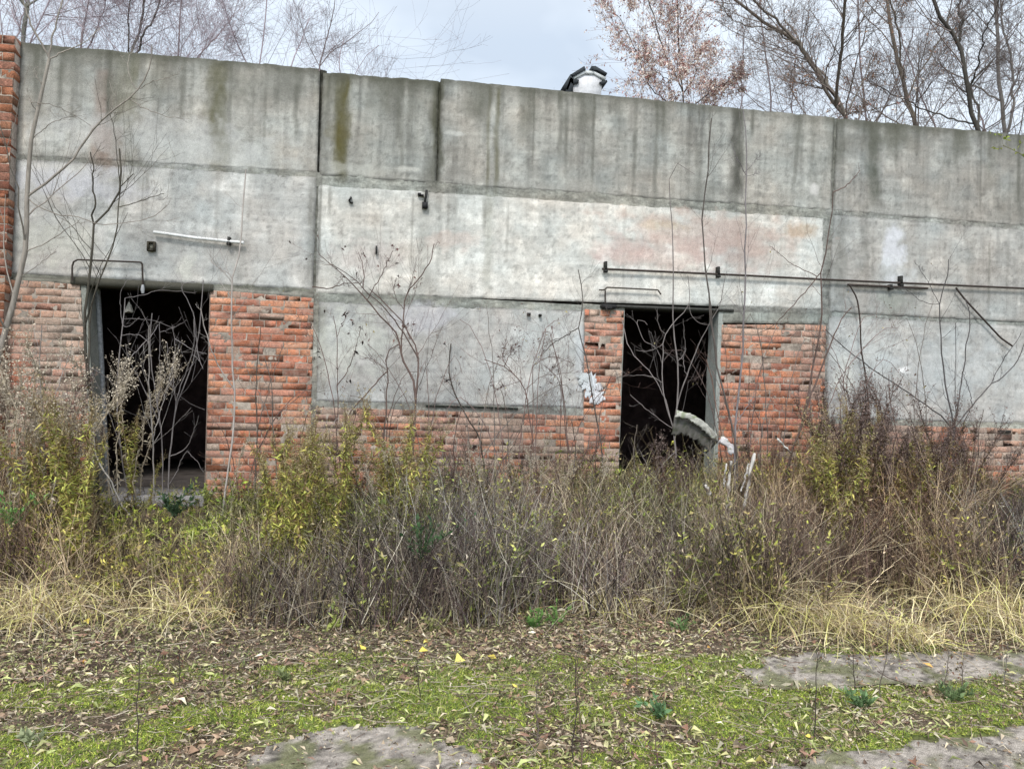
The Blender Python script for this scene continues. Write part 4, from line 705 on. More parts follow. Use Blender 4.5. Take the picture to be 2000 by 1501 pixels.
rv_ = np.random.default_rng(1234)
VREG = [(650, 760, 'left part of the lower middle panel'), (700, 840, 'middle left of the lower middle panel'), (860, 990, 'middle of the lower middle panel'), (980, 1110, 'right part of the lower middle panel'), (1080, 1200, 'narrow brick pier by the right doorway'), (1400, 1500, 'jamb of the right doorway'), (1450, 1600, 'brick right of the right doorway'), (1560, 1680, 'joint right of the right brick'), (470, 620, 'brick left of the wall joint'), (30, 160, 'brick left of the left doorway'), (1700, 1850, 'lower right panel near the cable')]
for i_, (xa, xb, where) in enumerate(VREG):
    st_ = []; 
    for j_ in range(4):
        x_ = rv_.uniform(xa, xb); yb = rv_.uniform(930, 1010); yt = rv_.uniform(600, 800) if i_ not in (8, 9) else rv_.uniform(700, 850); dx_ = rv_.normal()*60; bend = rv_.uniform(0.2, 1.0)*np.sign(dx_)*50
        st_.append(([(x_, yb), (x_+dx_*0.15, lerp(yb, yt, .35)), (x_+dx_*0.5, lerp(yb, yt, .72)), (x_+dx_+bend*0.3, yt), (x_+dx_+bend, yt+rv_.uniform(-25, 45))], 4.2, 1.6, True))
    sapling('bramble_vine', 'thin arching reddish brown vine before the '+where, 'vine', st_, 0.55+0.25*rv_.random(), [RDB, (0.16, 0.12, 0.11), GREY, (0.20, 0.14, 0.13)][i_ % 4], 400+i_, (4, 3), 0.26, leafy=(30, [(0.10, 0.05, 0.04), (0.2, 0.13, 0.09), (0.28, 0.24, 0.10)], 0.03))
# ---- things half hidden by the weeds ------------------------------------------------------
rr_ = np.random.default_rng(3)
def sheet(name, pts, wpx, parent, bright, y0, seed, nseg=26):
    A = cr_path(np.array([Wp(a, b, -y0) for a, b in pts]), nseg); T = np.gradient(A, axis=0); T /= np.linalg.norm(T, axis=1, keepdims=True); Nn = np.stack([T[:, 2], 0*T[:, 0], -T[:, 0]], -1); m_ = (CD-y0)/FPX; M_ = 7
    rr = np.random.default_rng(seed); w_ = (wpx*m_*(0.9+0.2*np.array([vnoise(i_*0.7, seed, 9) for i_ in range(nseg)])))[:, None]; v = np.linspace(0, 1, M_)
    G = A[:, None, :]+Nn[:, None, :]*(w_*v[None])[:, :, None]; G[:, :, 1] -= 0.012*np.sin(v*3.0)[None]; G += rr.normal(size=G.shape)*0.004; G[:, -1] += (Nn*(rr.random((nseg, 1))*-0.05))
    V = np.concatenate([G.reshape(-1, 3), (G+[0, 0.012, 0]).reshape(-1, 3)]); f = gridfaces(nseg, M_); n_ = nseg*M_
    rg = np.concatenate([np.arange(M_), M_*np.arange(1, nseg)+M_-1, (nseg-1)*M_+np.arange(M_-2, -1, -1), M_*np.arange(nseg-2, 0, -1)]); k = np.arange(len(rg)); k2 = (k+1) % len(rg)
    side = np.stack([rg[k], rg[k2], rg[k2]+n_, rg[k]+n_], 1); nz = fbm(V[:, 0]*26, V[:, 2]*26, 4, seed)[:, None]; c_ = np.array(bright)*(0.45+0.95*nz); c_ = np.where(nz > 0.60, c_*np.array([0.45, 0.5, 0.38]), c_)
    return build(name, local(V, parent), [f[:, ::-1], f+n_, side], M_PAINT, parent, c_)
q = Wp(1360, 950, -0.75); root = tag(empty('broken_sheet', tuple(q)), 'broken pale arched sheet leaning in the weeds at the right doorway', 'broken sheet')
sheet('sheet_edge', [(1322, 800), (1345, 806), (1368, 818), (1388, 834), (1402, 850)], 17, root, (0.42, 0.42, 0.38), 0.78, 5)
sheet('sheet_end', [(1411, 850), (1420, 857), (1431, 868), (1437, 884)], 17, root, (0.74, 0.71, 0.72), 0.80, 6, 12)
sheet('sheet_face', [(1318, 812), (1345, 818), (1370, 830), (1390, 847), (1403, 862)], 38, root, (0.10, 0.095, 0.085), 0.72, 7)  # face coloured dark for the shade it lies in
def peel(name, label, cat, px, off, w0, seed, g=None):
    r = np.random.default_rng(seed); P = cr_path(np.array([Wp(a, b, -off) for a, b in px]), 14); P[:, 1] += r.normal(size=14)*.01
    rad = np.array(w0)*(CD-off)/FPX*0.5*(1+0.15*r.normal(size=14)).clip(0.5, 1.5); V, F, _ = tubes(P[None], rad[None], 7); V += r.normal(size=V.shape)*0.0015
    cc = np.where((fbm(V[:, 2]*22, V[:, 0]*22, 3, seed) > 0.42)[:, None], np.array([[0.55, 0.53, 0.50]]), np.array([[0.12, 0.10, 0.08]])); o = build(name, V, [F], M_BARK, None, cc, True); return tag(o, label, cat, g)
for lab, pts, wd in (('white barked stick leaning right, rightmost below the broken pale sheet', [(1446, 1015), (1456, 975), (1464, 930), (1474, 885)], 7), ('white barked stick leaning right, second from the right below the pale sheet', [(1448, 960), (1455, 935), (1462, 905)], 4), ('white barked upright stick at the foot of the tall saplings', [(1419, 1020), (1421, 975), (1425, 935), (1428, 900)], 6),
                     ('short white barked stick left of the tall saplings', [(1414, 950), (1416, 925), (1419, 905)], 4), ('lowest white barked stick beside the tall saplings', [(1414, 1040), (1421, 1010), (1428, 975)], 6), ('small white piece of bark low and left of the white barked sticks', [(1376, 945), (1381, 955), (1388, 966)], 9), ('straight pale stick lying tilted before the brick right of the right doorway', [(1515, 852), (1530, 868), (1545, 884)], 4)):
    peel('broken_branch', lab, 'stick', pts, 1.5, wd, len(lab))
# ---- goldenrod and tall dry stalks, each plant a thing ------------------------------------
def make_weed(name, kind, seed, parts=True):
    """a plant about 1 m tall at the origin: stem, leaves, seed head"""
    r = np.random.default_rng(seed); root = empty(name); K = 12; t = np.linspace(0, 1, K)
    lean = r.normal(size=2)*0.20; P = np.stack([lean[0]*t**2+0.012*np.cumsum(r.normal(size=K)), lean[1]*t**2+0.012*np.cumsum(r.normal(size=K)), t], -1)
    sc_ = {'gold': (0.24, 0.17, 0.08), 'brown': (0.085, 0.055, 0.045), 'pale': (0.36, 0.31, 0.24)}[kind]
    V, F, C = tubes(P[None], np.linspace(0.0055, 0.0025, K)[None], 4, [sc_]); build('stem', V, [F], M_DRY, root, C, True)
    n = {'gold': 230, 'brown': 90, 'pale': 70}[kind]; tt = 0.2+0.72*r.random(n); c_ = np.stack([np.interp(tt, t, P[:, k]) for k in range(3)], -1); a = r.random(n)*6.28
    d = np.stack([np.cos(a), np.sin(a), r.normal(size=n)*0.8+(0.0 if kind == 'gold' else -0.7)], -1)
    cols = {'gold': ([(0.46, 0.48, 0.12), (0.62, 0.55, 0.17), (0.26, 0.29, 0.09), (0.38, 0.28, 0.15), (0.22, 0.15, 0.09)], [4, 3, 2, 2, 2]), 'brown': ([(0.12, 0.075, 0.05), (0.18, 0.11, 0.07), (0.07, 0.05, 0.04), (0.2, 0.17, 0.08)], [3, 2, 2, 1]), 'pale': ([(0.42, 0.37, 0.28), (0.3, 0.25, 0.18)], [1, 1])}[kind]
    V, F, C = leaves(c_, d, r.normal(size=(n, 3))*0.5+UP, (0.070 if kind == 'gold' else 0.045)*(0.4+0.9*r.random(n)), 0.009+0.008*r.random(n), pick(*cols, r, n), 0.3, r.normal(size=n)*0.5); build('leaves', V, [F], M_LEAF, root, C)
    P1, R1 = spawn(P[None], np.full((1, K), 0.002), 22, 0.15, (20, 50), 0.5, r, 5, 0.68, 1.0, 0.7, 0.1, 0.5); V, F, C = tubes(P1, R1, 3, shade(sc_, r, len(P1))); mb = MB().add(V, [F], C)
    n = 260; i = r.integers(0, len(P1), n); k = r.integers(1, 5, n); c_ = P1[i, k]+r.normal(size=(n, 3))*0.008; hc = {'gold': [(0.34, 0.27, 0.17), (0.42, 0.36, 0.2)], 'brown': [(0.17, 0.12, 0.11), (0.25, 0.19, 0.17)], 'pale': [(0.62, 0.55, 0.45), (0.5, 0.44, 0.35)]}[kind]
    V, F, C = leaves(c_, r.normal(size=(n, 3)), r.normal(size=(n, 3)), 0.016, 0.008, pick(hc, [1, 1], r, n)); mb.add(V, [F], C); mb.build('seed_head', M_LEAF, root)
    return root
protos = {k: [make_weed(nm, k, 300+10*j+i) for i in range(4)] for j, (k, nm) in enumerate([('gold', 'goldenrod_plant'), ('brown', 'dry_stalk'), ('pale', 'feathery_weed')])}
used = set()
def place(kind, i, x, y, h, rz, label, cat, group, r):
    p = protos[kind][i]; o = p if (kind, i) not in used else copy_tree(p); used.add((kind, i)); o.location = (x, y, float(gz(x, y))-0.02); o.rotation_euler = (r.normal()*0.07, r.normal()*0.07, rz); o.scale = (h*0.95, h*0.95, h); tag(o, label, cat, group); placed.setdefault(group, []).append(o)
SHORT = {'dry weeds before the right doorway': 'dry brown weed before the right doorway', 'goldenrod left of the left doorway': 'yellow leaved goldenrod left of the left doorway', 'dry stalks left of the left doorway': 'dry brown stalk left of the left doorway', 'goldenrod by the bramble': 'yellow green goldenrod in the clump behind the bramble', 'goldenrod left of the fan shaped sapling': 'greenish goldenrod beside the fan shaped sapling', 'feathery weeds in the left doorway': 'feathery pale weed in the left doorway', 'leafy weeds in the left doorway': 'pale leaved weed in the left doorway',
         'dry stalks right of the right doorway': 'dry reddish stalk before the brick right of the right doorway', 'pale weeds right of the left doorway': 'pale dry weed before the brick right of the left doorway', 'dry stalks under the lower middle panel': 'dry brown stalk under the lower middle panel'}
CL = [('gold', 16, (60, 185), (715, 860), (0.9, 1.9), 'yellow leaved goldenrod plant in the clump left of the left doorway', 'goldenrod', 'goldenrod left of the left doorway'),
      ('brown', 12, (0, 175), (730, 860), (0.4, 1.0), 'dry brown stalk in the clump left of the left doorway', 'dry weed', 'dry stalks left of the left doorway'),
      ('gold', 34, (535, 695), (800, 900), (0.9, 2.2), 'yellow green goldenrod plant in the clump before the brick right of the left doorway', 'goldenrod', 'goldenrod under the left wall joint'),
      ('gold', 16, (740, 835), (770, 890), (0.8, 1.8), 'yellow green goldenrod plant in the narrow clump behind the bramble', 'goldenrod', 'goldenrod by the bramble'),
      ('gold', 32, (1595, 1710), (795, 890), (0.9, 2.0), 'bright green goldenrod plant in the clump under the black cable', 'goldenrod', 'goldenrod under the cable'),
      ('brown', 44, (1600, 1760), (730, 860), (0.5, 1.8), 'dark dry stalk in the tall clump under the black cable', 'dry weed', 'dark stalks under the cable'),
      ('gold', 16, (1755, 1860), (840, 920), (0.8, 1.8), 'greenish goldenrod plant beside the fan shaped sapling', 'goldenrod', 'goldenrod left of the fan shaped sapling'),
      ('brown', 44, (1770, 1925), (785, 880), (0.5, 1.8), 'dark dry stalk in the clump under the fan shaped sapling', 'dry weed', 'dark stalks under the fan shaped sapling'),
      ('pale', 6, (225, 275), (690, 760), (0.45, 0.7), 'feathery pale seed head standing in the left doorway', 'dry weed', 'feathery weeds in the left doorway'),
      ('gold', 5, (250, 350), (800, 870), (0.3, 0.6), 'pale leaved weed standing in the left doorway', 'weed', 'leafy weeds in the left doorway'),
      ('brown', 16, (1235, 1420), (820, 910), (0.9, 1.8), 'dry brown weed before the right doorway', 'dry weed', 'dry weeds before the right doorway'),
      ('pale', 22, (-10, 178), (650, 800), (0.5, 1.6), 'tall pinkish tan dry weed before the brick left of the left doorway', 'dry weed', 'tan weeds left of the left doorway'),
      ('brown', 14, (1440, 1600), (840, 910), (0.4, 1.2), 'dry reddish stalk in front of the brick right of the right doorway', 'dry weed', 'dry stalks right of the right doorway'),
      ('pale', 10, (430, 520), (860, 930), (0.5, 1.2), 'pale dry weed before the brick right of the left doorway', 'dry weed', 'pale weeds right of the left doorway'),
      ('pale', 30, (640, 1200), (850, 930), (0.5, 1.9), 'tan dead weed in the brush below the lower middle panel', 'dry weed', 'tan weeds under the lower middle panel'),
      ('brown', 14, (690, 1130), (850, 930), (0.5, 1.4), 'dry brown stalk in the brush under the lower middle panel', 'dry weed', 'dry stalks under the lower middle panel')]
r = np.random.default_rng(77); placed = {}
ORD = ['first', 'second', 'third', 'fourth', 'fifth', 'sixth', 'seventh', 'eighth', 'ninth', 'tenth', 'eleventh', 'twelfth', 'thirteenth', 'fourteenth', 'fifteenth', 'sixteenth']
for (kind, n, xr, yr, dr, lab, cat_, grp) in CL:
    for q in range(n):
        off = r.uniform(*dr); a = Wp(r.uniform(*xr), 0, -off); tp = Wp(r.uniform(*xr), r.uniform(*yr), -off); x = tp[0]; h = max(tp[2]-float(gz(x, -off)), 0.3)*r.uniform(0.72, 1.08)
        place(kind, r.integers(4), x, -off, h, r.random()*6.28, lab, cat_, grp, r)

for grp, os_ in placed.items():
    if len(os_) > 16: continue
    os_.sort(key=lambda o: float(topx(o.location.x, o.location.y, o.location.z+0.5)[0]))
    for i, o in enumerate(os_): o['label'] = SHORT[grp]+', '+ORD[i]+' from the left'
# ---- the thicket of dry brush, a mass nobody could count ------------------------------------
rng = np.random.default_rng(500)
PROF = np.array([(-300, 830), (0, 830), (145, 850), (185, 930), (300, 985), (410, 955), (450, 890), (540, 930), (700, 915), (760, 880), (900, 875), (1100, 875), (1190, 870), (1230, 890), (1330, 885), (1400, 880), (1560, 860), (1600, 900), (1720, 890), (1780, 860), (1900, 850), (1960, 930), (2300, 925)])
FRONT = np.array([(-300, 1170), (0, 1165), (150, 1180), (330, 1195), (420, 1210), (560, 1225), (700, 1222), (900, 1215), (1100, 1210), (1300, 1205), (1500, 1205), (1750, 1195), (2000, 1180), (2300, 1170)])
def brush_points(n, back=-0.25, dens=None):
    x = rng.uniform(-6, 10.5, n*2); y = -rng.uniform(-back, 4.6, n*2); px, py = topx(x, y, gz(x, y)); ok = (py < np.interp(px, FRONT[:, 0], FRONT[:, 1])+25*(vnoise(x*2, y*2, 3)-0.5)*2)
    x, y, px, py = x[ok], y[ok], px[ok], py[ok]; h = np.empty(len(x))
    d = y+CD; zt = CH+0*x
    # height that the brush reaches: the top profile at the wall, lower and lower to the front edge
    top = np.interp(px, PROF[:, 0], PROF[:, 1]); f_ = np.interp(px, FRONT[:, 0], FRONT[:, 1]); u = np.clip((py-965)/(f_-965), 0, 1)
    hor = 752+0.0263*(px-0)+8; tgt = top*(1-u)+(top+(f_-top)*0.46)*u; h = CH-(tgt-hor)/FPX*d*1.0-gz(x, y)
    h = np.clip(h, 0.16, 1.6)*(0.40+0.62*rng.random(len(x))+0.30*rng.random(len(x))**5)*(0.62+0.56*fbm(x*1.4, y*1.4, 3, 61)+0.30*fbm(x*3.6, y*3.6, 2, 66)); return x, y, h
def tint(x, y):
    px, py = topx(x, y, gz(x, y)+0.4); g = lambda a, b: np.exp(-((px-a)/b)**2)[:, None]
    f = (0.05+1.75*fbm(x*2.1+2, y*2.1, 4, 91))[:, None]*np.ones(3); hue = (fbm(x*0.9, y*0.9+4, 3, 95)-0.5)[:, None]; f = f*(1+hue*np.array([0.5, 0.15, -0.35]))
    back = sstep(1090, 960, py)[:, None]
    def mixc(f, w, c): return f*(1-w)+f*np.array(c)*w
    f = mixc(f, g(350, 160)*back*0.8, (0.95, 1.18, 0.62)); f = mixc(f, g(620, 140)*back*0.8, (1.1, 1.22, 0.62)); f = mixc(f, g(1300, 150)*back*0.7, (1.05, 1.2, 0.7)); f = mixc(f, g(1740, 190)*back*0.9, (0.80, 0.62, 0.50)); f = mixc(f, g(60, 120)*back*0.7, (1.12, 0.98, 0.78)); f = mixc(f, g(950, 200)*(1-back)*0.4, (0.82, 0.82, 0.86))
    return f
def brush(name, label, cat, n, cols, wts, kids, rad, lean, leafn=0, lcols=None, hs=1.0, mask=None, seed=0, kidlen=0.45, lsz=0.03, curve=0.25):
    r = np.random.default_rng(seed); x, y, h = brush_points(n); 
    if mask is not None: k = mask(x, y, r); x, y, h = x[k], y[k], h[k]
    h = h*hs; N = len(x); K = 7; t = np.linspace(0, 1, K)[None, :, None]; az = r.random(N)*6.28+fbm(x, y, 2, 5)*3; ln = np.abs(r.normal(size=N))*lean
    D = np.stack([np.cos(az)*ln, np.sin(az)*ln, np.ones(N)], -1); D /= np.linalg.norm(D, axis=1, keepdims=True); cv = np.stack([np.cos(az), np.sin(az), -np.abs(r.normal(size=N))*0.5], -1)*(r.random(N)*curve)[:, None]
    P = np.stack([x, y, gz(x, y)-0.02], -1)[:, None, :]+h[:, None, None]*(D[:, None]*t+cv[:, None]*t**2.2); wob = r.normal(size=(N, K, 3))*h[:, None, None]*0.014; wob[:, 0] = 0; P = P+np.cumsum(wob, 1)
    P[:, :, 1] = np.minimum(P[:, :, 1], -0.05); P[:, :, 2] = np.maximum(P[:, :, 2], gz(P[:, :, 0], P[:, :, 1])+0.01*(t[..., 0] > 0)-0.02)
    R = rad*(0.6+0.8*r.random(N))[:, None]*(1-0.6*t[0, :, 0])[None]; C = pick(cols, wts, r, N, 0.3)*tint(x, y); mb = MB(); V, F, c_ = tubes(P, R, 3, C); mb.add(V, [F], c_); last = P
    for m in kids:
        P1, R1 = spawn(last, R, m, kidlen, (18, 60), 0.2, r, 5, 0.2, 1.0, 0.55, 0.18, 0.5); R1 = np.maximum(R1, 0.0008); C = np.repeat(C, m, 0)*(1+0.15*r.normal(size=(len(P1), 1))).clip(.5, 1.5); P1[:, :, 1] = np.minimum(P1[:, :, 1], -0.03)
        V, F, c_ = tubes(P1, R1, 3, C); mb.add(V, [F], c_); last, R = P1, R1
    if leafn:
        i = r.integers(0, len(last), leafn); k = r.integers(1, 5, leafn); c_ = last[i, k]; V, F, c2 = leaves(c_, r.normal(size=(leafn, 3)), r.normal(size=(leafn, 3)), lsz*(0.5+r.random(leafn)), lsz*0.35*(0.5+r.random(leafn)), pick(lcols, [1]*len(lcols), r, leafn, 0.3)*tint(c_[:, 0], c_[:, 1]), 0.3, r.normal(size=leafn)*.4); mb.add(V, [F], c2)
    return tag(mb.build(name, M_DRY), label, cat, kind='stuff')
BR = [(0.26, 0.20, 0.155), (0.12, 0.088, 0.078), (0.42, 0.34, 0.26), (0.035, 0.027, 0.026), (0.15, 0.095, 0.085), (0.56, 0.47, 0.35)]
brush('dry_brush', 'tangled grey brown dry brush filling the strip below the wall', 'brush', 5200, BR, [3, 3, 2.2, 3, 2, 1.4], (4, 2), 0.0042, 0.30, 16000, [(0.28, 0.21, 0.14), (0.42, 0.35, 0.22), (0.12, 0.08, 0.06), (0.33, 0.31, 0.13), (0.5, 0.42, 0.33)], seed=1)
brush('dead_stems', 'pale thin dead stems standing through the brush', 'dead stems', 3600, [(0.52, 0.45, 0.34), (0.42, 0.37, 0.31), (0.62, 0.55, 0.42), (0.46, 0.39, 0.33)], [1, 1, 1, 1], (2,), 0.0036, 0.42, seed=2, hs=1.12, curve=0.5)
brush('tall_grass', 'olive green and yellow weeds mixed low into the brush', 'weeds', 3000, [(0.22, 0.24, 0.07), (0.34, 0.33, 0.12), (0.16, 0.18, 0.06), (0.30, 0.25, 0.12)], [2, 2, 2, 1], (3,), 0.0028, 0.3, 34000, [(0.34, 0.37, 0.09), (0.48, 0.46, 0.15), (0.18, 0.22, 0.06), (0.36, 0.30, 0.14)], hs=0.88, seed=3, lsz=0.044,
      mask=lambda x, y, r: fbm(x*1.1, y*1.1, 3, 71)+0.25*sstep(-2.2, -0.6, y)-0.06 > 0.42)
def low(x, y, r): return y < -0.9
brush('twiggy_brush', 'dark brown twiggy bushes at the front of the brush', 'brush', 3400, [(0.12, 0.083, 0.075), (0.055, 0.04, 0.037), (0.24, 0.17, 0.145)], [2, 2, 1.2], (4, 2), 0.0046, 0.42, hs=0.92, seed=4, mask=lambda x, y, r: (y < -1.2) & (fbm(x*0.9+3, y*0.9, 3, 75) > 0.44))

def lax_grass(name, label, n, cols, wts, seed, h0, mask=None):
    r = np.random.default_rng(seed); x, y, h = brush_points(n)
    if mask is not None: k = mask(x, y, r); x, y, h = x[k], y[k], h[k]
    N = len(x); K = 8; t = np.linspace(0, 1, K)[None, :, None]; az = r.random(N)*6.28; e = 0.15+0.6*r.random(N); h = np.minimum(h, 0.9)*h0
    D = np.stack([np.cos(az)*e, np.sin(az)*e, np.ones(N)], -1); o_ = np.stack([np.cos(az)*0.6, np.sin(az)*0.6, -np.ones(N)], -1)*(0.2+0.8*r.random(N))[:, None]
    P = np.stack([x, y, gz(x, y)-0.01], -1)[:, None]+h[:, None, None]*(D[:, None]*t+o_[:, None]*t**2.3); P += np.cumsum(r.normal(size=P.shape)*0.006, 1); P[:, :, 1] = np.minimum(P[:, :, 1], -0.04); P[:, :, 2] = np.maximum(P[:, :, 2], gz(P[:, :, 0], P[:, :, 1])+0.004)
    V, F, C = ribbons(P, (0.0022+0.0022*r.random(N))[:, None]*(1-0.7*t[0, :, 0])[None], np.stack([-np.sin(az), np.cos(az), r.normal(size=N)*0.4], -1), pick(cols, wts, r, N, 0.22)*tint(x, y)**0.6); return tag(build(name, V, [F], M_DRY, None, C), label, 'dry grass', kind='stuff')
lax_grass('dry_grass', 'bent tan and straw coloured grass woven through the brush', 9000, [(0.46, 0.38, 0.24), (0.56, 0.48, 0.30), (0.34, 0.27, 0.19), (0.40, 0.38, 0.18), (0.26, 0.20, 0.15)], [2, 2, 2, 1.4, 1.6], 41, 0.8, lambda x, y, r: fbm(x*1.3, y*1.3, 3, 79) > 0.36)

# ---- straw tussocks --------------------------------------------------------------------------
def tussock(label, x, y, h, n, seed, spread=0.5, cols=((0.64, 0.54, 0.28), (0.76, 0.68, 0.42), (0.36, 0.27, 0.16), (0.58, 0.56, 0.20), (0.26, 0.19, 0.12), (0.42, 0.36, 0.27)), arch=0.75, group=None):
    r = np.random.default_rng(seed); K = 9; t = np.linspace(0, 1, K)[None, :, None]; az = r.random(n)*6.28; b = np.stack([r.normal(size=n)*0.12*spread, r.normal(size=n)*0.10*spread, np.zeros(n)], -1)
    ln = h*(0.55+0.75*r.random(n)); ln *= np.where(r.random(n) < 0.3, 0.5, 1.0); e = 0.15+1.1*r.random(n); D = np.stack([np.cos(az)*e, np.sin(az)*e, np.ones(n)], -1); D /= np.linalg.norm(D, axis=1, keepdims=True); out_ = np.stack([np.cos(az)*0.55, np.sin(az)*0.55, -np.ones(n)], -1)*(arch*(0.4+0.8*r.random(n)))[:, None]
    P = b[:, None]+ln[:, None, None]*(D[:, None]*t+out_[:, None]*t**2.3); P += np.cumsum(r.normal(size=P.shape)*0.0065, 1); P[:, :, 2] = np.maximum(P[:, :, 2], 0.006+0.02*r.random((n, 1)))
    W_ = (0.0022+0.0018*r.random(n))[:, None]*(1-0.75*t[0, :, 0])[None]; side = np.stack([-np.sin(az), np.cos(az), r.normal(size=n)*0.4], -1)
    V, F, C = ribbons(P, W_, side, pick(cols, [1]*len(cols), r, n, 0.18)); o = build('grass_tussock', V, [F], M_DRY, None, C); o.location = (x, y, float(gz(x, y))); return tag(o, label, 'grass tussock', group)
TS = [('large arching straw tussock with yellowish blades below the right doorway', 1480, 1200, 0.66, 520, 1.8), ('largest mound of bleached straw right of the yellowish tussock', 1590, 1222, 0.56, 800, 2.2), ('small straw tuft at the edge of the slab on the right', 1765, 1255, 0.36, 420, 1.2), ('drooping straw mound at the far right edge', 1975, 1225, 0.66, 800, 2.6),
      ('low pale straw mound behind the right edge one', 1880, 1180, 0.45, 380, 2.4), ('straw tuft at the far left edge', 20, 1165, 0.42, 260, 2.4), ('golden straw tuft left of the middle brush', 130, 1150, 0.38, 240, 2.4), ('pale straw tuft in the brush below the left doorway', 360, 1110, 0.46, 380, 2.2), ('small pale straw tuft hidden between dark bushes', 250, 1160, 0.32, 160, 1.8),
      ('thin straw tuft in front of the thin sapling by the right doorway', 1340, 1190, 0.42, 300, 1.3), ('little yellow straw tuft before the mound of bleached straw', 1680, 1240, 0.26, 240, 1.2), ('thin straw tuft beside the middle of the brush edge', 1210, 1200, 0.40, 260, 1.2), ('sparse straw tuft deep in the right brush', 1560, 1090, 0.55, 300, 1.4), ('sparse pale straw tuft above the left straw tuft', 60, 1110, 0.55, 400, 1.6)]
for i, (lab, px, py, h, n, sp) in enumerate(TS):
    q = Gp(px, py); tussock(lab, q[0], q[1], h, n, 700+i, sp, group='straw tussocks')
# ---- thin seedlings and small green plants in the foreground --------------------------------
SEED_LAB = ['tallest dark seedling in the lower left of the foreground', 'tall dark seedling right of the nearest slab, reaching to the brush', 'reddish seedling at the edge of the litter below the right doorway', 'dark seedling in front of the left part of the right slab', 'leaning dark seedling on the middle of the right slab', 'tallest brownish seedling on the right slab, beside the little straw tuft', 'short brown seedling left of the right moss field', 'short dark seedling in the litter above the nearest slab', 'brown seedling right of the middle of the right slab', 'grey seedling at the right end of the right slab', 'reddish seedling close behind the tall dark one at the bottom centre', 'pale crooked dead stem at the far left of the litter',
    'small reddish seedling in the litter left of centre', 'small dark seedling on the left moss patch', 'smallest brown seedling on the right slab', 'tiny dark leaning seedling right of the nearest slab', 'short reddish seedling in the moss at the bottom edge', 'tiny reddish seedling at the foot of the central brush']
for i, (x0_, yb, x1_, yt, c_) in enumerate([(268, 1478, 275, 1262, DRK), (1122, 1490, 1120, 1240, DRK), (1242, 1335, 1240, 1215, RDB), (1590, 1440, 1594, 1262, DRK), (1672, 1350, 1664, 1255, DRK), (1722, 1365, 1738, 1180, MIDB), (1050, 1450, 1048, 1330, MIDB), (822, 1372, 815, 1285, DRK), (1842, 1345, 1856, 1262, MIDB), (1960, 1345, 1966, 1255, GREY), (1135, 1500, 1140, 1290, RDB), (88, 1350, 78, 1180, (0.3, .26, .2)), (440, 1340, 438, 1258, RDB), (350, 1330, 356, 1250, DRK), (1880, 1350, 1886, 1285, MIDB), (960, 1390, 978, 1350, DRK), (1288, 1500, 1284, 1420, RDB), (700, 1300, 694, 1250, RDB)]):
    q = Gp(x0_, yb); d = q[1]+CD; r = np.random.default_rng(820+i); root = empty('seedling', (q[0], q[1], q[2]-0.01)); tp = Wp(x1_, yt, q[1]); v = tp-q; K = 10; t = np.linspace(0, 1, K)[:, None]
    P = v[None]*t+np.cumsum(r.normal(size=(K, 3))*np.linalg.norm(v)*0.012, 0)*(t > 0); V, F, C = tubes(P[None], np.linspace(0.0035, 0.0015, K)[None], 5, [c_]); build('stem', V, [F], M_TWIG, root, C, True)
    P1, R1 = spawn(P[None], np.full((1, K), 0.0018), 9, 0.2, (30, 60), 0.2, r, 5, 0.2, 1, 0.7, 0.15, 0.5); V, F, C = tubes(P1, R1, 3, shade(c_, r, 9)); mb = MB().add(V, [F], C); n = 16; k = r.integers(0, 9, n)
    V, F, C = leaves(P1[k, 4], r.normal(size=(n, 3))-UP*.3, r.normal(size=(n, 3)), 0.022, 0.012, pick([(0.12, 0.06, 0.04), (0.25, 0.18, 0.1), (0.07, 0.07, 0.04)], [1, 1, 1], r, n), 0.3, 0.3); mb.add(V, [F], C); mb.build('twigs', M_TWIG, root)
    tag(root, SEED_LAB[i], 'seedling', 'bare seedlings in the foreground')
def green_plant(label, px, py, h, n, col, seed, lsz=0.06, wf=0.35):
    q = Gp(px, py); r = np.random.default_rng(seed); root = empty('leafy_weed', (q[0], q[1], q[2]-0.005)); m = max(n//9, 5); K = 6; az = r.random(m)*6.28; t = np.linspace(0, 1, K)[None, :, None]; e = 0.2+0.8*r.random(m)
    D = np.stack([np.cos(az)*e, np.sin(az)*e, np.ones(m)*1.0], -1); P = h*(0.4+0.7*r.random(m))[:, None, None]*(D[:, None]*t-np.array([0, 0, 0.25])*t**2); V, F, C = tubes(P, np.full((m, K), 0.0016), 3, shade(np.array(col)*0.8, r, m)); build('stem', V, [F], M_LEAF, root, C)
    i = r.integers(0, m, n); k = r.integers(1, K, n); d = D[i]+r.normal(size=(n, 3))*0.7; V, F, C = leaves(P[i, k], d, UP+r.normal(size=(n, 3))*0.6, lsz*(0.5+0.8*r.random(n)), lsz*wf*(0.6+0.8*r.random(n)), shade(col, r, n, 0.28), 0.2, r.normal(size=n)*0.3); build('leaves', V, [F], M_LEAF, root, C); return tag(root, label, 'weed', 'green weeds')
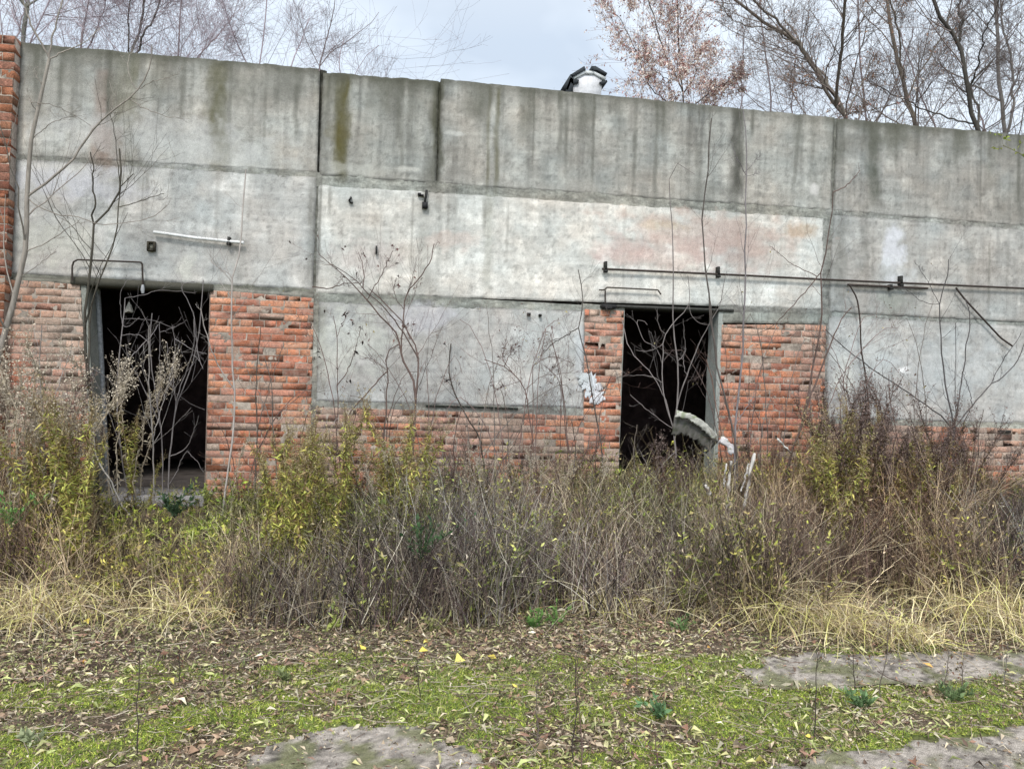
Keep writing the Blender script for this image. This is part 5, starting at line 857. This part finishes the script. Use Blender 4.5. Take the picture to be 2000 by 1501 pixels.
GP = [('yellow green broad leaved weed at the foot of the dark brush', 648, 1228, 0.12, 26, (0.42, 0.48, 0.14), 0.07), ('dark green leafy weed in the middle of the brush', 822, 1090, 0.42, 110, (0.06, 0.12, 0.05), 0.06), ('dark green clump of weeds in front of the left doorway', 340, 1010, 0.34, 160, (0.05, 0.09, 0.045), 0.06), ('fresh green weed at the foot of the brush near the centre', 1040, 1228, 0.16, 80, (0.14, 0.27, 0.07), 0.045),
      ('second fresh green weed at the foot of the brush near the centre', 1088, 1222, 0.17, 80, (0.16, 0.28, 0.08), 0.045), ('small green weed between the brush and the right moss', 1330, 1235, 0.15, 70, (0.15, 0.24, 0.09), 0.045), ('light green sprouts to the right of the left doorway step', 395, 985, 0.30, 150, (0.30, 0.36, 0.10), 0.05), ('bright green sprout at the far left in the brush', 22, 1030, 0.35, 120, (0.18, 0.34, 0.10), 0.05),
      ('bluish green rosette right of the moss near the slab', 1340*1.0+340, 1385, 0.13, 90, (0.16, 0.26, 0.12), 0.05), ('bluish green rosette in the moss right of centre', 1290, 1405, 0.12, 80, (0.14, 0.25, 0.12), 0.05), ('pale yellow green low weed right of the dark brush', 845, 1235, 0.16, 60, (0.36, 0.38, 0.14), 0.04), ('dull green weed left of the centre litter', 560*1.0, 1330, 0.10, 50, (0.22, 0.26, 0.12), 0.04), ('green weed beside the thin seedling at lower right', 1860, 1372, 0.12, 90, (0.17, 0.24, 0.11), 0.05), ('light green weed under the board at the right doorway', 1385, 985, 0.3, 100, (0.28, 0.40, 0.12), 0.05), ('grey green weed at the lower left edge', 60, 1455, 0.10, 60, (0.30, 0.34, 0.20), 0.05)]
for i, (lab, px, py, h, n, cc, ls) in enumerate(GP): green_plant(lab, px, py, h, n, cc, 900+i, ls)

# ---- fallen leaves, grass and moss -------------------------------------------------------------
rng = np.random.default_rng(640)
def ground_pts(n, ylo=-6.9, yhi=-2.2, bias=None, seedr=None):
    x = rng.uniform(-4.8, 7.2, n); y = rng.uniform(ylo, yhi, n); k = np.ones(n, bool)
    if bias is not None: k = bias(x, y) > rng.random(n)
    return x[k], y[k]
LC = [(0.28, 0.20, 0.14), (0.39, 0.31, 0.22), (0.13, 0.09, 0.07), (0.50, 0.42, 0.31), (0.33, 0.20, 0.15), (0.48, 0.46, 0.22), (0.33, 0.36, 0.15), (0.60, 0.54, 0.43)]
def litter(name, label, n, sz, cols, wts, bias, z=0.004, nrm=0.45, ylo=-6.9, yhi=-2.2, wf=0.38):
    x, y = ground_pts(n, ylo, yhi, bias); N = len(x); a = rng.random(N)*6.28; d = np.stack([np.cos(a), np.sin(a), rng.normal(size=N)*0.22], -1); nn = UP+rng.normal(size=(N, 3))*nrm
    ln = sz*(0.45+1.0*rng.random(N)); V, F, C = leaves(np.stack([x, y, gm_(x, y)+z+0.025*rng.random(N)**2], -1), d, nn, ln, ln*wf*(0.5+0.9*rng.random(N)), pick(cols, wts, rng, N, 0.25), 0.28, rng.normal(size=N)*0.5)
    V[:, 2] = np.maximum(V[:, 2], gm_(V[:, 0], V[:, 1])+0.002); return tag(build(name, V, [F], M_LITTER, None, C), label, 'fallen leaves', kind='stuff')
nb = lambda x, y: 0.4+0.6*sstep(0.35, 0.6, fbm(x*1.7, y*1.7, 3, 81))
litter('leaf_litter', 'brown and tan fallen leaves covering the ground before the brush', 120000, 0.044, LC, [4, 4, 3.5, 2.5, 1.8, 2.4, 2.2, 1], lambda x, y: nb(x, y)*(1-0.86*moss_mask(x, y))*(1-(0.62+0.33*sstep(0.6, 0.4, fbm(x*3, y*3, 3, 97)))*slab_mask(x, y)), wf=0.27, nrm=0.75)
litter('green_leaf_litter', 'pale yellow green long fallen leaves lying over the moss', 26000, 0.062, [(0.42, 0.44, 0.20), (0.50, 0.48, 0.26), (0.34, 0.38, 0.16), (0.52, 0.48, 0.36)], [2, 2, 2, 1], lambda x, y: (0.12+0.7*sstep(0.45, 0.62, fbm(x*1.2+4, y*1.2, 3, 84))+0.5*sstep(0.5, -3.0, x)*sstep(-4.4, -5.2, y))*(1-0.92*slab_mask(x, y)), wf=0.22)
litter('broad_leaf_litter', 'crumpled broad brown leaves scattered in the litter', 8000, 0.045, [(0.24, 0.16, 0.11), (0.34, 0.25, 0.17), (0.16, 0.11, 0.085), (0.42, 0.34, 0.25), (0.30, 0.17, 0.12)], [3, 3, 3, 2, 1.5], lambda x, y: nb(x, y)*(1-0.93*moss_mask(x, y))*(1-0.92*slab_mask(x, y)), wf=0.62, nrm=0.9)
litter('leaf_crumbs', 'fine crumbs of leaf and bark over soil, moss and slabs', 170000, 0.014, [(0.28, 0.20, 0.14), (0.42, 0.34, 0.25), (0.08, 0.06, 0.045), (0.56, 0.50, 0.38), (0.36, 0.38, 0.14), (0.14, 0.10, 0.08)], [3, 3, 4, 2, 2, 3], lambda x, y: 0.9*(1-0.8*slab_mask(x, y))*(1-0.5*moss_mask(x, y)), wf=0.5, nrm=0.9, z=0.008)
litter('yellow_leaves', 'scattered bright yellow fallen leaves', 170, 0.06, [(0.72, 0.58, 0.12), (0.62, 0.56, 0.16), (0.55, 0.33, 0.10)], [2, 2, 1], lambda x, y: 0.8+0*x, z=0.012, wf=0.6, yhi=-2.6)
litter('brush_litter', 'dead leaves and debris caught under the brush', 16000, 0.05, [(0.18, 0.13, 0.09), (0.26, 0.2, 0.13), (0.10, 0.075, 0.055)], [1, 1, 1], None, ylo=-3.3, yhi=-0.2, nrm=0.8)
# twigs lying on the ground
N = 5000; x = rng.uniform(-4.5, 7, N); y = rng.uniform(-6.3, -2.6, N); k = ~slab_mask(x, y) | (rng.random(N) < 0.1); x, y = x[k], y[k]; N = len(x); a = rng.random(N)*6.28; ln = 0.05+0.22*rng.random(N)**2; t = np.linspace(-0.5, 0.5, 5)[None, :, None]
P = np.stack([x, y, 0*x], -1)[:, None]+ln[:, None, None]*np.stack([np.cos(a), np.sin(a), 0*a], -1)[:, None]*t; P += np.cumsum(rng.normal(size=P.shape)*ln[:, None, None]*0.04, 1); P[:, :, 2] = gm_(P[:, :, 0], P[:, :, 1])+0.008+0.02*rng.random((N, 1))
V, F, C = tubes(P, np.broadcast_to((0.0012+0.0018*rng.random(N))[:, None], (N, 5)), 3, pick([(0.30, 0.25, 0.20), (0.14, 0.10, 0.08), (0.42, 0.37, 0.30)], [1, 1, 1], rng, N)); tag(build('fallen_twigs', V, [F], M_TWIG, None, C), 'short thin twigs strewn over the litter and moss', 'twigs', kind='stuff')
def blades(name, label, cat, n, h, w_, cols, wts, bias, ylo=-6.9, yhi=-2.2, lean=0.6, m=M_LEAF, z=0.0):
    x, y = ground_pts(n, ylo, yhi, bias); N = len(x); a = rng.random(N)*6.28; e = np.abs(rng.normal(size=N))*lean; K = 4; t = np.linspace(0, 1, K)[None, :, None]; hh = h*(0.4+0.9*rng.random(N))
    D = np.stack([np.cos(a)*e, np.sin(a)*e, np.ones(N)], -1); D /= np.linalg.norm(D, axis=1, keepdims=True); P = np.stack([x, y, gm_(x, y)+z-0.002], -1)[:, None]+hh[:, None, None]*(D[:, None]*t+np.stack([np.cos(a), np.sin(a), -0.6+0*a], -1)[:, None]*t**2*0.5)
    P[:, :, 2] = np.maximum(P[:, :, 2], gm_(P[:, :, 0], P[:, :, 1])+0.001); W_ = w_*(0.6+0.8*rng.random(N))[:, None]*(1-0.85*t[0, :, 0])[None]; V, F, C = ribbons(P, W_, np.stack([-np.sin(a), np.cos(a), 0*a], -1), pick(cols, wts, rng, N, 0.22)); return tag(build(name, V, [F], m, None, C), label, cat, kind='stuff')
blades('moss', 'bright green cushions of moss between the fallen leaves', 'moss', 760000, 0.018, 0.0024, [(0.30, 0.40, 0.065), (0.46, 0.53, 0.10), (0.14, 0.21, 0.04), (0.46, 0.46, 0.14), (0.24, 0.20, 0.10)], [3, 2.5, 1.7, 1.5, 1.2], lambda x, y: moss_mask(x, y)*1.0, yhi=-3.2, ylo=-6.2, lean=0.8, m=M_MOSS, z=0.0)
blades('grass', 'short green and straw coloured grass blades in the moss', 'grass', 170000, 0.055, 0.0017, [(0.17, 0.25, 0.07), (0.26, 0.32, 0.10), (0.34, 0.33, 0.15), (0.12, 0.20, 0.07), (0.42, 0.37, 0.22)], [3, 2, 2, 2, 1.5], lambda x, y: (0.18+0.8*sstep(0.42, 0.60, fbm(x*2.2, y*2.2, 3, 87)))*(0.5+0.5*np.clip(moss_mask(x, y)*2, 0, 1))*(1-0.97*slab_mask(x, y)), lean=0.9)

# ================================================================== TREES BEHIND
def tree(name, label, Y, limbs, col, tcol, seed, kids=(14, 7, 6), lf=0.33, leafs=None, ang=(28, 68), upk=0.12, rmin=0.0042, group=None, wig=0.13, floor=4.6, t0=0.35, shrink=0.55):
    """limbs: traced (photo points, width0, width1) on the plane y = Y; the first starts at the ground"""
    r = np.random.default_rng(seed); K = 26; PP = []; RR = []; m_ = (Y+CD)/FPX
    for j, (pts, w0, w1) in enumerate(limbs):
        P = np.array([Wp(a, b, Y) for a, b in pts])
        if j == 0: dx_ = np.clip((P[0][0]-P[1][0])/max(P[1][2]-P[0][2], .2), -.25, .25); z0_ = P[0][2]; P = np.vstack([[P[0][0]+dx_*z0_*0.45, Y, -0.1], [P[0][0]+dx_*z0_*0.32, Y, z0_*0.5], P])
        Q = cr_path(P, K); t = np.linspace(0, 1, K); Q[:, 1] += (0 if j == 0 else r.normal()*1.2)*t+np.cumsum(r.normal(size=K))*0.04; Q = snap(Q, PP); PP.append(Q); RR.append(np.linspace(w0*(1.2 if j == 0 else 1), w1, K)*m_*0.5*0.55)
    PP = np.array(PP); RR = np.array(RR); root = tag(empty(name, (PP[0, 0, 0], Y, 0)), label, 'tree', group); V, F, C = tubes(PP, RR, 7, [col]*len(PP)); C = C*(0.6+0.8*fbm(V[:, 2]*5, V[:, 0]*7, 3, seed))[:, None]; build('trunk', local(V, root), [F], M_BARK, root, C, True)
    mb = MB(); P_, R_ = PP, RR; lf_ = lf
    for lvl, m in enumerate(kids):
        P_, R_ = spawn(P_, R_, m, lf_, ang, upk, r, 8 if lvl == 0 else 6, t0 if lvl == 0 else 0.2, 1.0, 0.42 if lvl == 0 else 0.6, wig, 0.35); R_ = np.maximum(R_, rmin*(0.8**lvl)); k = P_[:, :, 2].max(1) > floor; P_, R_ = P_[k], R_[k]; lf_ = shrink
        V, F, C = tubes(P_, R_, 3, shade(tcol, r, len(P_), 0.2)); mb.add(local(V, root), [F], C)
    mb.build('crown', M_TWIG, root, True)
    if leafs:
        n, lc, lw, sz, lo = leafs; i = r.integers(0, len(P_), n); k = r.integers(1, P_.shape[1], n); c_ = P_[i, k]+r.normal(size=(n, 3))*0.03; d = r.normal(size=(n, 3)); d[:, 2] -= 0.8
        V, F, C = leaves(c_, d, r.normal(size=(n, 3)), sz*(0.6+0.8*r.random(n)), sz*0.45*(0.6+0.7*r.random(n)), pick(lc, lw, r, n, 0.25), 0.25, r.normal(size=n)*0.3); build('leaves', local(V, root), [F], M_LEAF, root, C)
    return root
GB = (0.16, 0.14, 0.12); DB = (0.085, 0.075, 0.07); PU = (0.33, 0.28, 0.31); PB = (0.20, 0.165, 0.175)
RL = [(0.30, 0.14, 0.08), (0.42, 0.24, 0.14)]
tree('bare_tree', 'thick pale barked bare tree at the top left corner behind the brick pier', 12, [([(40, 130), (45, 60), (52, 20), (60, -60)], 20, 12), ([(50, 25), (30, -10), (10, -60)], 9, 6), ([(55, 20), (95, -10), (150, -50)], 7, 5)], (0.20, 0.20, 0.17), PU, 201, (10, 6, 5), 0.5)
tree('bare_tree', 'dark stemmed bare tree left of the middle of the left skyline', 10, [([(245, 130), (258, 75), (272, 30), (280, -60)], 12, 7), ([(280, 120), (300, 60), (318, 10), (330, -50)], 8, 5), ([(230, 140), (240, 60), (248, -40)], 6, 4)], DB, PU, 202, (16, 9, 6), 0.42)
tree('bare_tree', 'slender bare tree with purple twigs between the first two left trees', 14, [([(150, 130), (160, 60), (175, -20)], 7, 5), ([(120, 130), (118, 60), (105, -30)], 6, 4), ([(200, 130), (215, 50), (225, -30)], 5, 3)], PB, PU, 203, (16, 9, 6), 0.45)
tree('bare_tree', 'fine twigged bare tree behind the right part of the left panels', 13, [([(345, 140), (347, 70), (355, -40)], 7, 5), ([(400, 140), (420, 70), (445, -10)], 5, 3), ([(380, 140), (372, 60), (362, -20)], 5, 3)], PB, PU, 204, (17, 9, 6), 0.42)
tree('bare_tree', 'pale hazy bare tree above the left wall joint', 18, [([(500, 150), (510, 80), (520, -20)], 6, 4), ([(470, 150), (450, 70), (438, -20)], 5, 3), ([(560, 150), (580, 80), (600, 10)], 5, 3)], PU, (0.34, 0.30, 0.33), 205, (14, 8, 5), 0.42)
tree('bare_tree', 'low hazy bare tree ending the left group at the open sky', 18, [([(680, 200), (690, 150), (712, 110), (740, 85)], 4, 2), ([(650, 190), (655, 120), (670, 60)], 4, 3), ([(715, 190), (725, 140), (752, 112)], 3, 2)], PU, (0.34, 0.31, 0.35), 206, (12, 7, 4), 0.38)
tree('bare_tree', 'faint bare tree at the far left edge', 20, [([(-30, 120), (-20, 40), (-10, -40)], 8, 5), ([(20, 110), (15, 50), (5, -30)], 6, 4)], PB, PU, 207, (14, 8, 5), 0.45)
PK = [(0.66, 0.47, 0.43), (0.76, 0.66, 0.58), (0.42, 0.22, 0.20), (0.85, 0.80, 0.74)]
tree('maple_tree', 'tree thick with pink and cream dry seed bunches behind the parapet', 11, [([(1340, 260), (1335, 190), (1325, 120), (1320, 60), (1320, 0)], 9, 5), ([(1330, 190), (1290, 120), (1262, 60), (1240, 10), (1228, -40)], 6, 3), ([(1335, 200), (1380, 130), (1400, 70), (1405, 20)], 6, 3), ([(1330, 220), (1265, 170), (1235, 110), (1200, 55), (1180, 40)], 5, 2), ([(1340, 210), (1400, 170), (1440, 150)], 5, 3), ([(1330, 215), (1280, 190), (1240, 185)], 4, 2)], DB, (0.20, 0.13, 0.12), 210, (12, 8, 6), 0.36, leafs=(11000, PK, [3, 3, 2.4, 3], 0.08, 0), t0=0.05, ang=(20, 65))
tree('bare_tree', 'many limbed bare tree leaning left over the right panels', 10, [([(1650, 260), (1636, 200), (1600, 150), (1575, 100), (1545, 70), (1500, 45), (1460, 15), (1430, -10)], 26, 10), ([(1640, 215), (1610, 170), (1570, 105), (1530, 60), (1490, 25), (1450, -20)], 14, 7), ([(1600, 235), (1592, 190), (1580, 130), (1560, 80), (1555, 0), (1550, -50)], 13, 8), ([(1560, 85), (1500, 60), (1430, 50), (1400, 20)], 6, 3), ([(1650, 200), (1640, 130), (1620, 80), (1612, 20), (1605, -30)], 10, 6), ([(1590, 180), (1540, 190), (1480, 200)], 4, 2), ([(1655, 220), (1690, 150), (1710, 100)], 6, 3)],
     GB, (0.19, 0.155, 0.14), 211, (22, 7, 5), 0.25, leafs=(900, RL, [1, 1], 0.06, 0), t0=0.2)
tree('bare_tree', 'straight bare tree with rusty leaves at its foot above the lower right panel', 12, [([(1800, 280), (1795, 235), (1775, 160), (1760, 100), (1750, 50), (1742, -40)], 24, 12), ([(1770, 140), (1720, 60), (1690, 20), (1660, -20)], 8, 5), ([(1780, 170), (1820, 110), (1850, 60), (1870, 20)], 7, 4), ([(1785, 200), (1740, 190), (1700, 180)], 5, 3)], (0.17, 0.145, 0.115), (0.19, 0.16, 0.145), 212, (22, 7, 5), 0.25, leafs=(1500, RL, [1, 1], 0.07, 0), t0=0.15)
tree('bare_tree', 'darkest crooked bare tree at the right with a forked trunk', 9, [([(1905, 280), (1890, 235), (1880, 180), (1870, 110), (1862, 75), (1835, 40), (1818, 0), (1800, -40)], 22, 13), ([(1868, 90), (1880, 45), (1895, -20)], 11, 7), ([(1910, 245), (1922, 200), (1925, 150), (1965, 115), (2010, 80)], 9, 6), ([(1905, 250), (1860, 215), (1830, 190), (1800, 150), (1770, 110)], 7, 4), ([(1925, 150), (1905, 90), (1900, 30)], 7, 4)], (0.06, 0.055, 0.048), (0.15, 0.125, 0.118), 213, (22, 7, 5), 0.25, t0=0.15)
tree('bare_tree', 'grey double trunked bare tree at the right edge', 13, [([(1985, 290), (1978, 220), (1972, 130), (1968, 60), (1962, -40)], 20, 12), ([(2000, 260), (2010, 150), (1990, 50), (1985, -20)], 12, 7), ([(1975, 180), (1940, 90), (1930, 30)], 8, 4)], (0.17, 0.16, 0.15), (0.20, 0.165, 0.155), 214, (22, 7, 5), 0.25, t0=0.15)
tree('bare_tree', 'thin bare tree just beyond the right edge', 11, [([(2090, 290), (2095, 180), (2080, 60), (2075, -40)], 18, 10), ([(2085, 200), (2040, 110), (2000, 60)], 7, 4)], GB, (0.15, 0.13, 0.13), 215, (18, 8, 6), 0.33, t0=0.15)
tree('bare_tree', 'fine twigged thin bare tree between the leaning tree and the straight tree', 16, [([(1700, 290), (1700, 200), (1690, 100), (1685, -20)], 10, 6), ([(1725, 280), (1730, 180), (1735, 90)], 6, 4), ([(1850, 290), (1845, 180), (1842, 80), (1840, 0)], 8, 5), ([(1935, 280), (1940, 180), (1945, 60)], 8, 5)], PB, (0.19, 0.165, 0.17), 216, (18, 8, 6), 0.33, t0=0.1)
tree('bare_tree', 'fine twigged bare tree behind the pink tree', 16, [([(1500, 280), (1505, 200), (1490, 100), (1480, -20)], 8, 5), ([(1440, 260), (1450, 170), (1455, 70)], 6, 4), ([(1550, 280), (1540, 190), (1545, 100)], 6, 3)], PB, (0.22, 0.185, 0.19), 217, (18, 8, 6), 0.33, t0=0.1, leafs=(700, RL, [1, 1], 0.06, 0))
# a far low belt of scrub shows between the trunks on the right
r = np.random.default_rng(99); N = 2600; x = r.uniform(7, 30, N); y = r.uniform(17, 21, N); h = 5.2+3.2*r.random(N)*fbm(x*.4, y*0, 3, 9); K = 6; t = np.linspace(0, 1, K)[None, :, None]; D = np.stack([r.normal(size=N)*.2, r.normal(size=N)*.2, np.ones(N)], -1)
P = np.stack([x, y, 0*x], -1)[:, None]+h[:, None, None]*D[:, None]*t+np.cumsum(r.normal(size=(N, K, 3))*.08, 1); R_ = np.full((N, K), 0.014); mb = MB(); V, F, C = tubes(P, R_, 3, shade((0.30, 0.22, 0.17), r, N)); mb.add(V, [F], C); P1, R1 = spawn(P, R_, 5, 0.16, (20, 60), .3, r, 4, 0.5, 1.0, .6); V, F, C = tubes(P1, R1, 3, shade((0.32, 0.24, 0.20), r, len(P1))); mb.add(V, [F], C)
tag(mb.build('distant_scrub', M_TWIG), 'brownish far scrub seen between the trunks at the right', 'scrub', kind='stuff')
